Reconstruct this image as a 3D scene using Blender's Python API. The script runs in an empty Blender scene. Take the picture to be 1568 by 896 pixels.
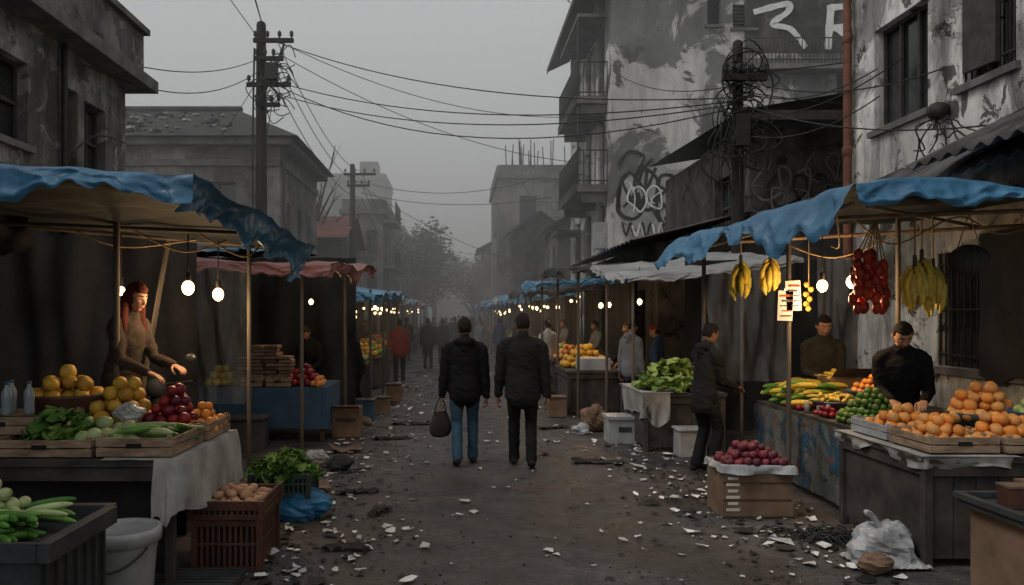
import bpy, math, random
import numpy as np
from mathutils import Vector, Matrix, noise
from math import sin, cos, pi, radians
random.seed(7)
R=random.random
def U(a,b): return a+(b-a)*R()
V=Vector
sc=bpy.context.scene
def nz(x,y=0,z=0): return noise.noise(V((x,y,z)))

# ------------------------------------------------------------ materials
def newmat(name):
    m=bpy.data.materials.new(name); m.use_nodes=True
    nt=m.node_tree; b=nt.nodes['Principled BSDF']
    return m,nt,b
def N(nt,t,**k):
    n=nt.nodes.new(t)
    for a,v in k.items(): setattr(n,a,v)
    return n
def c4(c): return (c[0],c[1],c[2],1)
def coords(nt,scale=(1,1,1)):
    tc=N(nt,'ShaderNodeTexCoord'); mp=N(nt,'ShaderNodeMapping'); mp.inputs['Scale'].default_value=scale
    nt.links.new(tc.outputs['Object'],mp.inputs['Vector']); return mp.outputs['Vector']
def noi(nt,vec,scale,detail=6,rough=.6,dist=0):
    n=N(nt,'ShaderNodeTexNoise'); n.inputs['Scale'].default_value=scale; n.inputs['Detail'].default_value=detail
    n.inputs['Roughness'].default_value=rough; n.inputs['Distortion'].default_value=dist
    nt.links.new(vec,n.inputs['Vector']); return n.outputs['Fac']
def ramp(nt,fac,stops):
    r=N(nt,'ShaderNodeValToRGB'); e=r.color_ramp.elements
    while len(e)<len(stops): e.new(.5)
    for i,(p,c) in enumerate(stops): e[i].position=p; e[i].color=c4(c) if not isinstance(c,float) else (c,c,c,1)
    nt.links.new(fac,r.inputs['Fac']); return r.outputs['Color']
def mix(nt,fac,a,b,mode='MIX'):
    m=N(nt,'ShaderNodeMix',data_type='RGBA',blend_type=mode)
    for s,x in ((0,fac),(6,a),(7,b)):
        if isinstance(x,(int,float)): m.inputs[s].default_value=x
        elif isinstance(x,tuple): m.inputs[s].default_value=c4(x)
        else: nt.links.new(x,m.inputs[s])
    return m.outputs[2]
def bump(nt,b,h,st=.3,d=.02):
    n=N(nt,'ShaderNodeBump'); n.inputs['Strength'].default_value=st; n.inputs['Distance'].default_value=d
    nt.links.new(h,n.inputs['Height']); nt.links.new(n.outputs[0],b.inputs['Normal'])
def M(name,c1,c2=None,scale=6,rough=.8,bmp=.3,bs=None,st=(1,1,1),island=False,metal=0,lo=.35,hi=.65,spec=.3,bd=.01,trans=0):
    m,nt,b=newmat(name); c2=c2 or tuple(x*.6 for x in c1)
    v=coords(nt,st)
    if island:
        g=N(nt,'ShaderNodeNewGeometry'); isl=ramp(nt,g.outputs['Random Per Island'],[(0.1,c1),(0.9,c2)])
        f=noi(nt,v,scale); col=mix(nt,1.0,isl,ramp(nt,f,[(.3,(.6,.6,.6)),(.65,(1.1,1.1,1.1))]),'MULTIPLY')
    else:
        f=noi(nt,v,scale); col=ramp(nt,f,[(lo,c2),(hi,c1)])
    nt.links.new(col,b.inputs['Base Color'])
    b.inputs['Roughness'].default_value=rough; b.inputs['Metallic'].default_value=metal
    b.inputs['Specular IOR Level'].default_value=spec
    if bmp: bump(nt,b,noi(nt,v,bs or scale*4,4),bmp,bd)
    if trans: b.inputs['Alpha'].default_value=trans
    return m
def plaster(name,base,patch,dark,scale=.6,amt=.5,streak=.4,sharp=.03,big=.5):
    m,nt,b=newmat(name); v=coords(nt)
    n1=noi(nt,v,scale,9,.64,.5); n2=noi(nt,v,scale*5,8,.72); n3=noi(nt,coords(nt,(1.6,1.6,.30)),1.5,8,.75,.3)
    n4=noi(nt,v,scale*.6,4,.6,.4)
    base2=mix(nt,n2,tuple(x*.5 for x in base),tuple(min(1,x*1.45) for x in base))
    pf=ramp(nt,n1,[(amt-sharp,0.0),(amt+sharp,1.0)])
    c=mix(nt,pf,base2,mix(nt,n2,tuple(x*.6 for x in patch),tuple(min(1,x*1.3) for x in patch)))
    pf2=ramp(nt,noi(nt,v,scale*2.3,9,.66,.8),[(.575,0.0),(.60,1.0)])
    c=mix(nt,pf2,c,mix(nt,n2,tuple(x*.6 for x in dark),tuple(x*1.4 for x in dark)))
    c=mix(nt,1.0,c,ramp(nt,n3,[(.38,tuple([1-streak]*3)),(.56,(1,1,1))]),'MULTIPLY')
    c=mix(nt,1.0,c,ramp(nt,n4,[(.38,tuple([1-big]*3)),(.62,(1.08,1.08,1.08))]),'MULTIPLY')
    nt.links.new(c,b.inputs['Base Color']); b.inputs['Roughness'].default_value=.92
    b.inputs['Specular IOR Level'].default_value=.15
    h=mix(nt,.35,pf,n2); bump(nt,b,h,.7,.05)
    return m
def emis(name,c,s):
    m,nt,b=newmat(name); b.inputs['Emission Color'].default_value=c4(c); b.inputs['Emission Strength'].default_value=s
    b.inputs['Base Color'].default_value=c4(c); return m
def ground_mat():
    m,nt,b=newmat('ground_dirt'); v=coords(nt)
    a=noi(nt,v,.5,10,.70,.6); f=noi(nt,v,3.2,10,.76,.4); g=noi(nt,v,30,6,.7)
    c=ramp(nt,a,[(.36,(.020,.018,.017)),(.47,(.045,.040,.038)),(.56,(.078,.070,.066)),(.66,(.125,.114,.108))])
    c=mix(nt,1.0,c,ramp(nt,f,[(.3,(.35,.35,.35)),(.52,(1,1,1)),(.70,(1.6,1.57,1.5))]),'MULTIPLY')
    c=mix(nt,1.0,c,ramp(nt,g,[(.35,(.55,.55,.55)),(.6,(1.15,1.15,1.15))]),'MULTIPLY')
    rd=ramp(nt,noi(nt,v,.8,5,.6,1),[(.5,0.0),(.66,.5)]); c=mix(nt,rd,c,(.060,.040,.035))
    sp=ramp(nt,noi(nt,v,7,6,.65,1.4),[(.62,0.0),(.655,1.0)]); c=mix(nt,sp,c,(.014,.013,.012))
    nt.links.new(c,b.inputs['Base Color'])
    rr=ramp(nt,a,[(.40,.34),(.56,.78)]); nt.links.new(rr,b.inputs['Roughness'])
    b.inputs['Specular IOR Level'].default_value=.45
    bump(nt,b,mix(nt,.35,f,g),.8,.05); return m
m_ground=ground_mat()
m_pl_left=plaster('plaster_left',(.27,.26,.24),(.16,.156,.145),(.38,.36,.33),.9,.52,.4)
m_pl_b2=plaster('plaster_b2',(.32,.31,.285),(.20,.193,.18),(.10,.097,.09),.5,.5,.35)
m_pl_graf=plaster('plaster_graffiti_wall',(.20,.20,.195),(.64,.62,.58),(.12,.118,.11),.42,.485,.3,.015,.35)
m_pl_right=plaster('plaster_right',(.72,.70,.65),(.38,.37,.345),(.13,.12,.11),.9,.54,.6,.03,.35)
m_pl_dark=plaster('plaster_dark',(.075,.072,.068),(.12,.115,.108),(.035,.034,.033),.9,.5,.4)
m_pl_far=plaster('plaster_far',(.24,.235,.225),(.16,.155,.15),(.09,.09,.09),.4,.5,.3)
m_pl_far2=plaster('plaster_far_b',(.15,.145,.14),(.24,.235,.225),(.08,.08,.08),.4,.5,.3)
m_conc=M('concrete',(.17,.165,.155),(.08,.078,.074),2.5,.9,.5,12)
m_roof=M('roof_tiles',(.05,.048,.046),(.02,.02,.02),3,.9,.8,14,lo=.4,hi=.6)
m_redroof=M('red_roof',(.20,.07,.05),(.09,.04,.033),2,.9,.5)
m_rub=M('roof_rubble',(.4,.4,.39),(.08,.08,.08),3,.9,.3,island=True)
m_glass=M('window_glass',(.012,.013,.014),(.04,.042,.045),1.5,.12,0,spec=.5)
m_dark=M('dark_interior',(.012,.012,.012),(.006,.006,.006),2,.95,0)
m_frame=M('window_frame',(.06,.055,.05),(.03,.028,.026),9,.7,.2)
m_iron=M('iron',(.03,.029,.028),(.015,.014,.013),12,.6,.3)
m_tin=M('tin_sheet',(.10,.10,.10),(.035,.03,.027),1.2,.6,.3,metal=.2,lo=.42,hi=.58)
m_pole=M('weathered_pole',(.035,.03,.026),(.018,.016,.015),6,.9,.6,40,(1,1,.15))
m_wood=M('crate_wood',(.34,.24,.16),(.15,.105,.07),6,.8,.4,30,(1,1,4))
m_woodd=M('dark_wood',(.075,.062,.052),(.028,.024,.022),4,.8,.5,24)
m_post=M('stall_post',(.13,.11,.09),(.06,.05,.042),5,.8,.4,30,(1,1,.3))
m_blue=M('blue_tarp',(.044,.165,.285),(.022,.090,.17),1.6,.42,.5,7,spec=.45,bd=.03)
m_bluef=M('blue_tarp_faded',(.085,.22,.33),(.045,.14,.23),1.2,.5,.4,7,spec=.4,bd=.03)
m_red=M('red_tarp',(.27,.125,.115),(.17,.075,.07),1.5,.6,.4,7,bd=.03)
m_grey=M('grey_tarp',(.30,.30,.30),(.16,.16,.16),1.5,.55,.4,7,bd=.03)
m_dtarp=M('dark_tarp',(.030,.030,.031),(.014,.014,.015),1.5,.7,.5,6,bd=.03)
m_undershade=M('tarp_painted_undershade',(.022,.028,.034),(.012,.015,.018),1.5,.8,.4,6,bd=.03)  # near-black colour that carries the shade below the awnings
m_brt=M('brown_tarp',(.07,.062,.056),(.035,.032,.03),1.5,.8,.4,6,bd=.03)
m_cloth=M('white_cloth',(.40,.39,.365),(.20,.195,.18),3,.9,.5,12,bd=.02)
m_bluecl=M('blue_cloth',(.05,.10,.16),(.03,.065,.105),3,.85,.4,9)
m_sheet=M('plastic_sheet',(.35,.36,.36),(.2,.2,.2),2,.3,.4,7,trans=.2)
m_brown=M('brown_plastic',(.095,.036,.022),(.055,.024,.017),6,.6,.3)
m_green=M('green_plastic',(.035,.055,.04),(.02,.035,.026),6,.6,.3)
m_greyp=M('grey_plastic',(.050,.053,.055),(.028,.030,.032),6,.6,.3)
m_white=M('white_plastic',(.40,.41,.41),(.26,.26,.255),4,.45,.15)
m_bag=M('plastic_bag_white',(.46,.47,.48),(.22,.22,.225),5,.35,.6,9,spec=.5,bd=.03)
m_bagb=M('plastic_bag_blue',(.04,.19,.36),(.02,.1,.2),6,.35,.5,14)
m_card=M('cardboard',(.22,.14,.09),(.12,.078,.052),4,.9,.2)
m_cardb=M('carton_books',(.27,.19,.135),(.11,.08,.06),7,.9,.3,island=True)
m_bowl=M('clay_bowl',(.11,.05,.035),(.06,.03,.024),4,.6,.2)
m_steel=M('steel_bowl',(.2,.2,.2),(.1,.1,.1),4,.35,.1,metal=.8)
m_paper=M('paper_litter',(.80,.79,.76),(.40,.39,.37),5,.9,0,island=True)
m_scrap=M('dark_scraps',(.03,.026,.022),(.010,.009,.008),5,.7,0,island=True)
m_mel=M('yellow_melon',(.62,.37,.05),(.42,.22,.03),9,.5,.2,island=True)
m_org=M('orange_fruit',(.74,.25,.04),(.66,.32,.10),9,.5,.2,60,island=True)
m_apr=M('red_apple',(.30,.022,.022),(.12,.012,.03),9,.35,.1,island=True)
m_oni=M('red_onion',(.22,.035,.05),(.09,.018,.03),9,.45,.2,island=True)
m_grn=M('green_apple',(.28,.38,.09),(.36,.44,.14),9,.4,.1,island=True)
m_avo=M('avocado',(.05,.12,.018),(.11,.18,.035),12,.5,.3,island=True)
m_cuc=M('cucumber',(.045,.15,.018),(.11,.25,.04),14,.45,.3,island=True)
m_zuc=M('pale_squash',(.27,.36,.14),(.40,.46,.22),8,.5,.2,island=True)
m_pota=M('potato',(.38,.21,.12),(.46,.28,.17),9,.8,.3,island=True)
m_leaf=M('leafy_greens',(.055,.135,.018),(.14,.24,.05),8,.6,.3,island=True)
m_lett=M('lettuce',(.22,.32,.065),(.36,.44,.13),8,.6,.3,island=True)
m_ban=M('banana',(.62,.42,.06),(.46,.40,.09),14,.5,.2,island=True)
m_plan=M('plantain',(.60,.42,.04),(.30,.32,.05),10,.5,.2,island=True)
m_saus=M('dried_peppers',(.40,.040,.018),(.20,.020,.012),12,.4,.4,island=True)
m_str=M('string',(.35,.25,.12),(.2,.14,.07),9,.9,0)
m_sign=M('price_card',(.60,.56,.50),(.45,.42,.38),6,.9,0)
m_ink=M('red_ink',(.35,.05,.03),(.2,.04,.03),9,.9,0)
m_black=M('black_rubber',(.015,.015,.015),(.03,.03,.03),9,.6,.2)
m_gb=M('graffiti_black',(.010,.010,.010),(.022,.022,.022),4,.8,0)
m_gw=M('graffiti_white',(.80,.80,.79),(.62,.62,.61),4,.8,0)
m_gg=M('graffiti_fill',(.42,.42,.41),(.26,.26,.25),3,.8,0)
m_gr=M('graffiti_rust',(.34,.12,.07),(.22,.09,.06),4,.8,0)
m_pipe=M('rust_pipe',(.20,.075,.045),(.10,.045,.032),5,.7,.4)
m_bot=M('bottle_plastic',(.22,.27,.31),(.16,.2,.23),5,.15,.1,spec=.6)
m_bulb=emis('bulb_glow',(1,.66,.34),5.0)
m_bulbf=emis('bulb_glow_far',(1,.66,.34),4.0)
m_panel=plaster('painted_panel',(.15,.16,.15),(.045,.12,.19),(.24,.10,.045),2.6,.54,.4,.03)
m_pebble=M('pebbles',(.09,.085,.08),(.02,.019,.018),4,.9,0,island=True)
m_tree=M('haze_tree_leaf',(.07,.075,.06),(.12,.125,.10),4,.8,0,island=True)
m_bark=M('bark',(.06,.05,.042),(.03,.026,.022),5,.9,.5)
m_hill=M('hill_scrub',(.12,.12,.11),(.07,.075,.065),.03,.95,0)
def cloth(n,c): return M('cloth_'+n,c,tuple(x*.66 for x in c),7,.92,.5,26,bd=.012,spec=.12)
k_black=cloth('black',(.012,.012,.014)); k_char=cloth('charcoal',(.020,.020,.0195)); k_dark=cloth('dark_trousers',(.014,.014,.015))
k_jean=cloth('jeans',(.040,.085,.130)); k_red=cloth('dark_red',(.17,.03,.024)); k_grey=cloth('grey',(.17,.18,.195))
k_wht=cloth('white',(.42,.42,.41)); k_navy=cloth('navy',(.025,.045,.085)); k_brn=cloth('brown',(.055,.042,.036)); k_oliv=cloth('olive',(.050,.046,.034))
k_shoe=cloth('shoe',(.03,.025,.022))
k_skin=M('skin',(.42,.225,.145),(.36,.18,.115),14,.55,.1,spec=.35); k_skind=M('skin_tan',(.26,.135,.083),(.21,.105,.065),14,.55,.1)
k_hair=M('hair_black',(.012,.010,.009),(.020,.016,.013),30,.85,.8,60,(1,1,.3),spec=.15); k_hairr=M('hair_auburn',(.085,.018,.012),(.04,.01,.008),30,.8,.8,60,(1,1,.2),spec=.15)
k_lip=M('lips',(.28,.08,.07),(.24,.07,.06),9,.5,0); k_eyew=M('eye_white',(.42,.40,.38),(.38,.36,.34),9,.3,0); k_iris=M('iris',(.01,.008,.006),(.01,.008,.006),9,.2,0)

# ------------------------------------------------------------ mesh builder
class MB:
    def __init__(s): s.v=[];s.f=[];s.m=[];s.s=[];s.mats=[]
    def mi(s,mat):
        if mat not in s.mats: s.mats.append(mat)
        return s.mats.index(mat)
    def add(s,vs,fs,mat,sm=False):
        b=len(s.v); s.v.extend([tuple(x) for x in vs]); k=s.mi(mat)
        for f in fs: s.f.append([i+b for i in f]); s.m.append(k); s.s.append(sm)
    def box(s,c,sz,mat,rot=None):
        if isinstance(rot,(int,float)): rot=Matrix.Rotation(rot,3,'Z')
        c=V(c); vs=[]
        for i in (-1,1):
            for j in (-1,1):
                for k in (-1,1):
                    p=V((i*sz[0]/2,j*sz[1]/2,k*sz[2]/2))
                    vs.append(c+(rot@p if rot else p))
        s.add(vs,[(0,1,3,2),(4,6,7,5),(0,4,5,1),(2,3,7,6),(0,2,6,4),(1,5,7,3)],mat)
    def bx(s,x0,x1,y0,y1,z0,z1,mat): s.box(((x0+x1)/2,(y0+y1)/2,(z0+z1)/2),(abs(x1-x0),abs(y1-y0),abs(z1-z0)),mat)
    def tube(s,pts,rad,mat,n=8,side=None,cap=True,sm=True):
        pts=[V(p) for p in pts]
        if isinstance(rad,(int,float)): rad=[rad]*len(pts)
        rad=[(r,r) if isinstance(r,(int,float)) else r for r in rad]
        tn=[]
        for i in range(len(pts)):
            t=pts[min(i+1,len(pts)-1)]-pts[max(i-1,0)]
            tn.append(t.normalized() if t.length>1e-9 else V((0,0,1)))
        if cap:
            a,b=rad[0],rad[-1]; ra=min(a);rb=min(b)
            P=[pts[0]-tn[0]*ra*.8,pts[0]-tn[0]*ra*.5]+pts+[pts[-1]+tn[-1]*rb*.5,pts[-1]+tn[-1]*rb*.8]
            T=[tn[0]]*2+tn+[tn[-1]]*2
            Q=[(a[0]*.35,a[1]*.35),(a[0]*.8,a[1]*.8)]+rad+[(b[0]*.8,b[1]*.8),(b[0]*.35,b[1]*.35)]
        else: P,T,Q=pts,tn,rad
        if side is None:
            side=V((1,0,0)) if abs(T[0].x)<.8 else V((0,1,0))
        side=V(side); vs=[]
        for p,t,q in zip(P,T,Q):
            a=side-t*side.dot(t)
            if a.length<1e-4: a=t.orthogonal()
            a.normalize(); b=t.cross(a)
            for k in range(n):
                w=2*pi*k/n; vs.append(p+a*(cos(w)*q[0])+b*(sin(w)*q[1]))
            side=a
        fs=[]
        for i in range(len(P)-1):
            for k in range(n):
                fs.append((i*n+k,i*n+(k+1)%n,(i+1)*n+(k+1)%n,(i+1)*n+k))
        fs.append(tuple(range(n))[::-1]); fs.append(tuple(range((len(P)-1)*n,len(P)*n)))
        s.add(vs,fs,mat,sm)
    def ball(s,c,r,mat,rot=None,seg=12,rings=8,disp=None,sm=True):
        c=V(c); r=(r,r,r) if isinstance(r,(int,float)) else r; vs=[]
        def pt(d):
            k=disp(d) if disp else 1
            p=V((d.x*r[0]*k,d.y*r[1]*k,d.z*r[2]*k)); return c+(rot@p if rot else p)
        vs.append(pt(V((0,0,1))))
        for i in range(1,rings):
            a=pi*i/rings
            for k in range(seg):
                w=2*pi*k/seg; vs.append(pt(V((sin(a)*cos(w),sin(a)*sin(w),cos(a)))))
        vs.append(pt(V((0,0,-1)))); fs=[]
        for k in range(seg): fs.append((0,1+k,1+(k+1)%seg))
        for i in range(rings-2):
            for k in range(seg):
                a=1+i*seg; fs.append((a+k,a+seg+k,a+seg+(k+1)%seg,a+(k+1)%seg))
        l=len(vs)-1; a=1+(rings-2)*seg
        for k in range(seg): fs.append((l,a+(k+1)%seg,a+k))
        s.add(vs,fs,mat,sm)
    def grid(s,fn,nx,ny,mat,sm=True):
        vs=[fn(i/nx,j/ny) for j in range(ny+1) for i in range(nx+1)]
        s.add(vs,[(j*(nx+1)+i,j*(nx+1)+i+1,(j+1)*(nx+1)+i+1,(j+1)*(nx+1)+i) for j in range(ny) for i in range(nx)],mat,sm)
    def lathe(s,c,prof,mat,n=24,sm=True):
        c=V(c); vs=[c+V((r*cos(2*pi*k/n),r*sin(2*pi*k/n),z)) for r,z in prof for k in range(n)]
        s.add(vs,[(i*n+k,i*n+(k+1)%n,(i+1)*n+(k+1)%n,(i+1)*n+k) for i in range(len(prof)-1) for k in range(n)],mat,sm)
    def quad(s,a,b,c,d,mat): s.add([a,b,c,d],[(0,1,2,3)],mat)
    def mesh(s,name):
        me=bpy.data.meshes.new(name); me.from_pydata(s.v,[],s.f)
        for m in s.mats: me.materials.append(m)
        me.polygons.foreach_set('material_index',s.m); me.polygons.foreach_set('use_smooth',s.s); me.update(); return me
    def obj(s,name,bevel=0,solid=0,origin=True,parent=None):
        if origin and s.v:
            xs=[p[0] for p in s.v];ys=[p[1] for p in s.v];zs=[p[2] for p in s.v]
            o=V(((min(xs)+max(xs))/2,(min(ys)+max(ys))/2,min(zs)))
            s.v=[(p[0]-o.x,p[1]-o.y,p[2]-o.z) for p in s.v]
        else: o=V((0,0,0))
        ob=bpy.data.objects.new(name,s.mesh(name)); ob.location=o; sc.collection.objects.link(ob)
        if solid:
            md=ob.modifiers.new('solid','SOLIDIFY'); md.thickness=solid
        if bevel:
            md=ob.modifiers.new('bevel','BEVEL'); md.width=bevel; md.segments=2; md.limit_method='ANGLE'; md.angle_limit=radians(50)
        if parent: ob.parent=parent
        return ob
def crv(pts,n=6):
    pts=[V(p) for p in pts]; P=[pts[0]]+pts+[pts[-1]]; out=[]
    for i in range(1,len(P)-2):
        for k in range(n):
            t=k/n; a,b,c,d=P[i-1],P[i],P[i+1],P[i+2]
            out.append(.5*((2*b)+(c-a)*t+(2*a-5*b+4*c-d)*t*t+(3*b-a-3*c+d)*t**3))
    out.append(pts[-1]); return out

# ------------------------------------------------------------ people
def ik(a,t,l1,l2,pole):
    a=V(a);t=V(t);d=t-a;L=d.length
    if L>(l1+l2)*.995: t=a+d.normalized()*(l1+l2)*.995; d=t-a; L=d.length
    x=(l1*l1-l2*l2+L*L)/(2*L); h=math.sqrt(max(0,l1*l1-x*x)); u=d.normalized()
    p=V(pole); p=p-u*p.dot(u); p.normalize(); return a+u*x+p*h,t
def hand(mb,w,f,n,mat,curl=.5,thumb=1,s=1.0):
    f=f.normalized(); n=(n-f*n.dot(f)).normalized(); sd=f.cross(n)*thumb
    mb.tube([w-f*.03,w+f*.03,w+f*.085],[(.026*s,.020*s),(.038*s,.018*s),(.040*s,.014*s)],mat,12,side=sd)
    for i,(o,L) in enumerate(((.030,.074),(.010,.083),(-.011,.076),(-.030,.060))):
        p=w+f*.07+sd*o*s; pts=[p]; a=0
        for j,fr in enumerate((.2,.38,.25,.2)):
            a+=curl*(0.1,.55,.7,.5)[j]; d=f*cos(a)+n*sin(a); p=p+d*L*fr*1.1; pts.append(p)
        mb.tube(pts,[.0095*s,.0095*s,.009*s,.0085*s,.0075*s],mat,8)
    p=w+f*.02+sd*.026*s
    mb.tube([p,p+(f*.5+sd*.75+n*.2).normalized()*.035,p+(f*.75+sd*.55+n*.45).normalized()*.065,p+(f*.95+sd*.35+n*.6).normalized()*.09],[.013*s,.012*s,.010*s,.008*s],mat,8)
def remesh(mb,name,vox,par,smooth=2):
    ob=mb.obj(name+'_tmp',origin=False); md=ob.modifiers.new('r','REMESH'); md.mode='VOXEL'; md.voxel_size=vox; md.use_smooth_shade=True
    if smooth:
        sm=ob.modifiers.new('s','SMOOTH'); sm.iterations=smooth; sm.factor=.5
    dg=bpy.context.evaluated_depsgraph_get(); me=bpy.data.meshes.new_from_object(ob.evaluated_get(dg)); bpy.data.objects.remove(ob)
    o=bpy.data.objects.new(name,me); sc.collection.objects.link(o); o.parent=par; me.name=name; return o
def person(name,loc,heading,H=1.75,lean=0,hy=0,hp=0,hands=None,feet=None,top=k_black,bottom=k_dark,shoe=k_shoe,skin=k_skind,hairm=k_hair,
           hair='short',vox=.013,hood=False,coat=.12,wide=1.0,curl=.5,female=False,elb=(0.3,-1,-.2),capm=None):
    e=bpy.data.objects.new(name,None); e.empty_display_size=.3; sc.collection.objects.link(e)
    e.location=loc; e.rotation_euler=(0,0,radians(heading)); s=H/1.75; e.scale=(s,s,s)
    hip=V((0,0,.92)); RL=Matrix.Rotation(-radians(lean),3,'X')
    def T(x,y,z): return hip+RL@V((x,y,z))
    parts=[]; mb=MB(); X=V((1,0,0)); w=wide; fine=vox<.02
    def tb(pts,rad,lab,side=X,n=16):
        mb.tube(pts,rad,top,n,side=side); parts.append(([V(p) for p in pts],[(r if isinstance(r,(int,float)) else (r[0]+r[1])/2) for r in rad],lab))
    tw=.88 if female else 1
    tb([T(0,0,-coat),T(0,0,-coat*.5),T(0,-.005,.02),T(0,.005,.16),T(0,.010,.30),T(0,0,.41),T(0,-.012,.475),T(0,-.012,.53)],
       [(.168*w,.128*w),(.172*w,.130*w),(.168*w,.127*w),(.158*w,.117*w),(.176*w*tw,.124*w),(.184*w*tw,.114*w),(.155*w*tw,.090*w),(.080,.070)],'top',n=24)
    for sg in (-1,1): tb([T(sg*.03,-.01,.545),T(sg*.10*w,-.012,.505),T(sg*.165*w*tw,-.008,.462)],[(.045,.045),(.054,.052),(.066*w,.064*w)],'top',side=V((0,1,0)))
    tb([T(0,-.008,.53),T(0,.010,.62)],[.060,.056],'skin')
    tb([T(0,-.010,.53),T(0,-.006,.578)],[(.080,.076),(.070,.068)],'top')
    if hood:
        tb([T(-.105,-.005,.52),T(-.085,-.065,.545),T(-.03,-.105,.54),T(.03,-.105,.54),T(.085,-.065,.545),T(.105,-.005,.52)],[.03,.042,.05,.05,.042,.03],'top',side=V((0,0,1)))
        tb([T(0,-.10,.54),T(0,-.125,.44)],[(.085,.035),(.04,.02)],'top')
    sh=.182*w*tw; hands=hands or ((-.25,.03,.80),(.25,.05,.80)); feet=feet or ((-.10,-.02,.09),(.10,.04,.09))
    hl=[]
    for sg,h in ((-1,hands[0]),(1,hands[1])):
        S=T(sg*sh,-.005,.445); E,W=ik(S,h,.295,.26,V((sg*elb[0],elb[1],elb[2])))
        tb([S,S.lerp(E,.4),E.lerp(S,.12),E,E.lerp(W,.3),E.lerp(W,.75),W],[(.070*w,.064*w),.061*w,.053*w,.052*w,.052*w,.044*w,.042*w],'top',side=V((0,1,0)))
        hl.append((sg,E,W))
    for sg,f in ((-1,feet[0]),(1,feet[1])):
        HJ=hip+V((sg*.090,0,-.02)); K,A=ik(HJ,f,.42,.42,V((sg*.05,1,0)))
        tb([HJ+V((0,0,.03)),HJ.lerp(K,.4),HJ.lerp(K,.85),K,K.lerp(A,.4),K.lerp(A,.85),A+V((0,-.004,-.015))],[.098,.088,.071,.069,.066,.062,.066],'bot')
        tilt=max(0,(f[2]-.09))*2.2
        tb([A+V((0,-.05,-.045)),A+V((0,.03,-.05-tilt*.12)),A+V((sg*.012,.12,-.060-tilt*.45)),A+V((sg*.018,.185,-.066-tilt*.6))],[(.040,.038),(.046,.038),(.050,.028),(.038,.020)],'shoe')
    o=remesh(mb,'body',vox,e); me=o.data
    me.materials.clear()
    for m in (top,bottom,shoe,skin): me.materials.append(m)
    idx={'top':0,'bot':1,'shoe':2,'skin':3}
    npl=len(me.polygons); C=np.empty(npl*3,'f'); me.polygons.foreach_get('center',C); C=C.reshape(-1,3)
    best=np.full(npl,-9.,'f'); lab=np.zeros(npl,'i')
    for pts,rad,lb in parts:
        for i in range(len(pts)-1):
            a=np.array(pts[i]);d=np.array(pts[i+1])-a; t=np.clip(((C-a)@d)/max(d@d,1e-9),0,1)
            v=rad[i]+(rad[i+1]-rad[i])*t-np.linalg.norm(C-(a+t[:,None]*d),axis=1)
            k=v>best; best[k]=v[k]; lab[k]=idx[lb]
    hh=np.array(RL.inverted())@ (C-np.array(hip)).T
    lab[(lab==1)&(hh[2]>-coat-.05)]=0
    if fine:
        off=U(0,50)
        for vtx in me.vertices:
            c=vtx.co
            if c.z>1.50 and abs(c.x)<.07: continue
            leg=.7 if c.z<.75 else 1.15
            vtx.co=c+vtx.normal*leg*(.008*(abs(nz(c.x*7+off,c.y*7,c.z*15+c.x*8))-.2)*1.6+.005*nz(c.x*13,c.y*13+off,c.z*30+c.x*14))
    me.polygons.foreach_set('material_index',lab); me.polygons.foreach_set('use_smooth',[True]*npl); me.update()
    for sg,E,W in hl:
        hb=MB(); f=(W-E).normalized()
        down=f.z<-.7
        n=V((-sg,.1,0)) if down else V((0,.15,-1)); fd=f.cross((n-f*n.dot(f)).normalized()); want=V((0,1,0)) if down else V((-sg,0,0))
        hand(hb,W+f*.02,f,n,skin,curl,1 if fd.dot(want)>0 else -1)
        nm='hand_l' if sg<0 else 'hand_r'
        if fine: h=remesh(hb,nm,.0045,e,1); h.data.polygons.foreach_set('use_smooth',[True]*len(h.data.polygons))
        else: hb.obj(nm,origin=False,parent=e)
    hc=T(0,.022,.70); HR=RL@Matrix.Rotation(radians(hy),3,'Z')@Matrix.Rotation(-radians(hp),3,'X')
    hb=MB(); seg,rings=(48,38) if fine else (20,16)
    def hpnt(d,k=1.0):
        x,y,z=d.x,d.y,d.z; px=x*.077;py=y*.098;pz=z*.122
        if z>0: px*=1+.12*z*(1-z)
        if z<0:
            px*=1-.34*(-z)**1.8
            if y<0: py*=1-.38*min(1,-z*1.2)
            else: py*=1+.04*(-z)
        if y>0 and k<=1.0:
            py+=.024*math.exp(-(x/.15)**2-((z+.20)/.13)**2)+.010*math.exp(-(x/.11)**2-((z+.02)/.2)**2)
            py+=.007*math.exp(-((abs(x)-.3)/.22)**2-((z-.22)/.10)**2)
            py-=.013*math.exp(-((abs(x)-.38)/.17)**2-((z-.05)/.13)**2)
            py+=.008*math.exp(-(x/.24)**2-((z+.50)/.09)**2)-.005*math.exp(-(x/.3)**2-((z+.66)/.06)**2)+.009*math.exp(-(x/.28)**2-((z+.85)/.13)**2)
            py+=.004*math.exp(-((abs(x)-.45)/.18)**2-((z+.2)/.15)**2)
        return V((px,py,pz))*k
    ds=[]
    for i in range(rings+1):
        a=pi*i/rings
        for k in range(seg):
            ww=2*pi*k/seg; ds.append(V((sin(a)*cos(ww),sin(a)*sin(ww),cos(a))))
    hb.v=[tuple(hc+HR@hpnt(d)) for d in ds]
    for i in range(rings):
        for k in range(seg):
            q=[i*seg+k,i*seg+(k+1)%seg,(i+1)*seg+(k+1)%seg,(i+1)*seg+k]; d=(ds[q[0]]+ds[q[2]])/2; mt=skin
            if d.y>0:
                if abs(d.x)<.27 and -.57<d.z<-.46: mt=k_lip
                if .15<abs(d.x)<.55 and .21<d.z<.29: mt=hairm
            hb.f.append(q); hb.m.append(hb.mi(mt)); hb.s.append(True)
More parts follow.
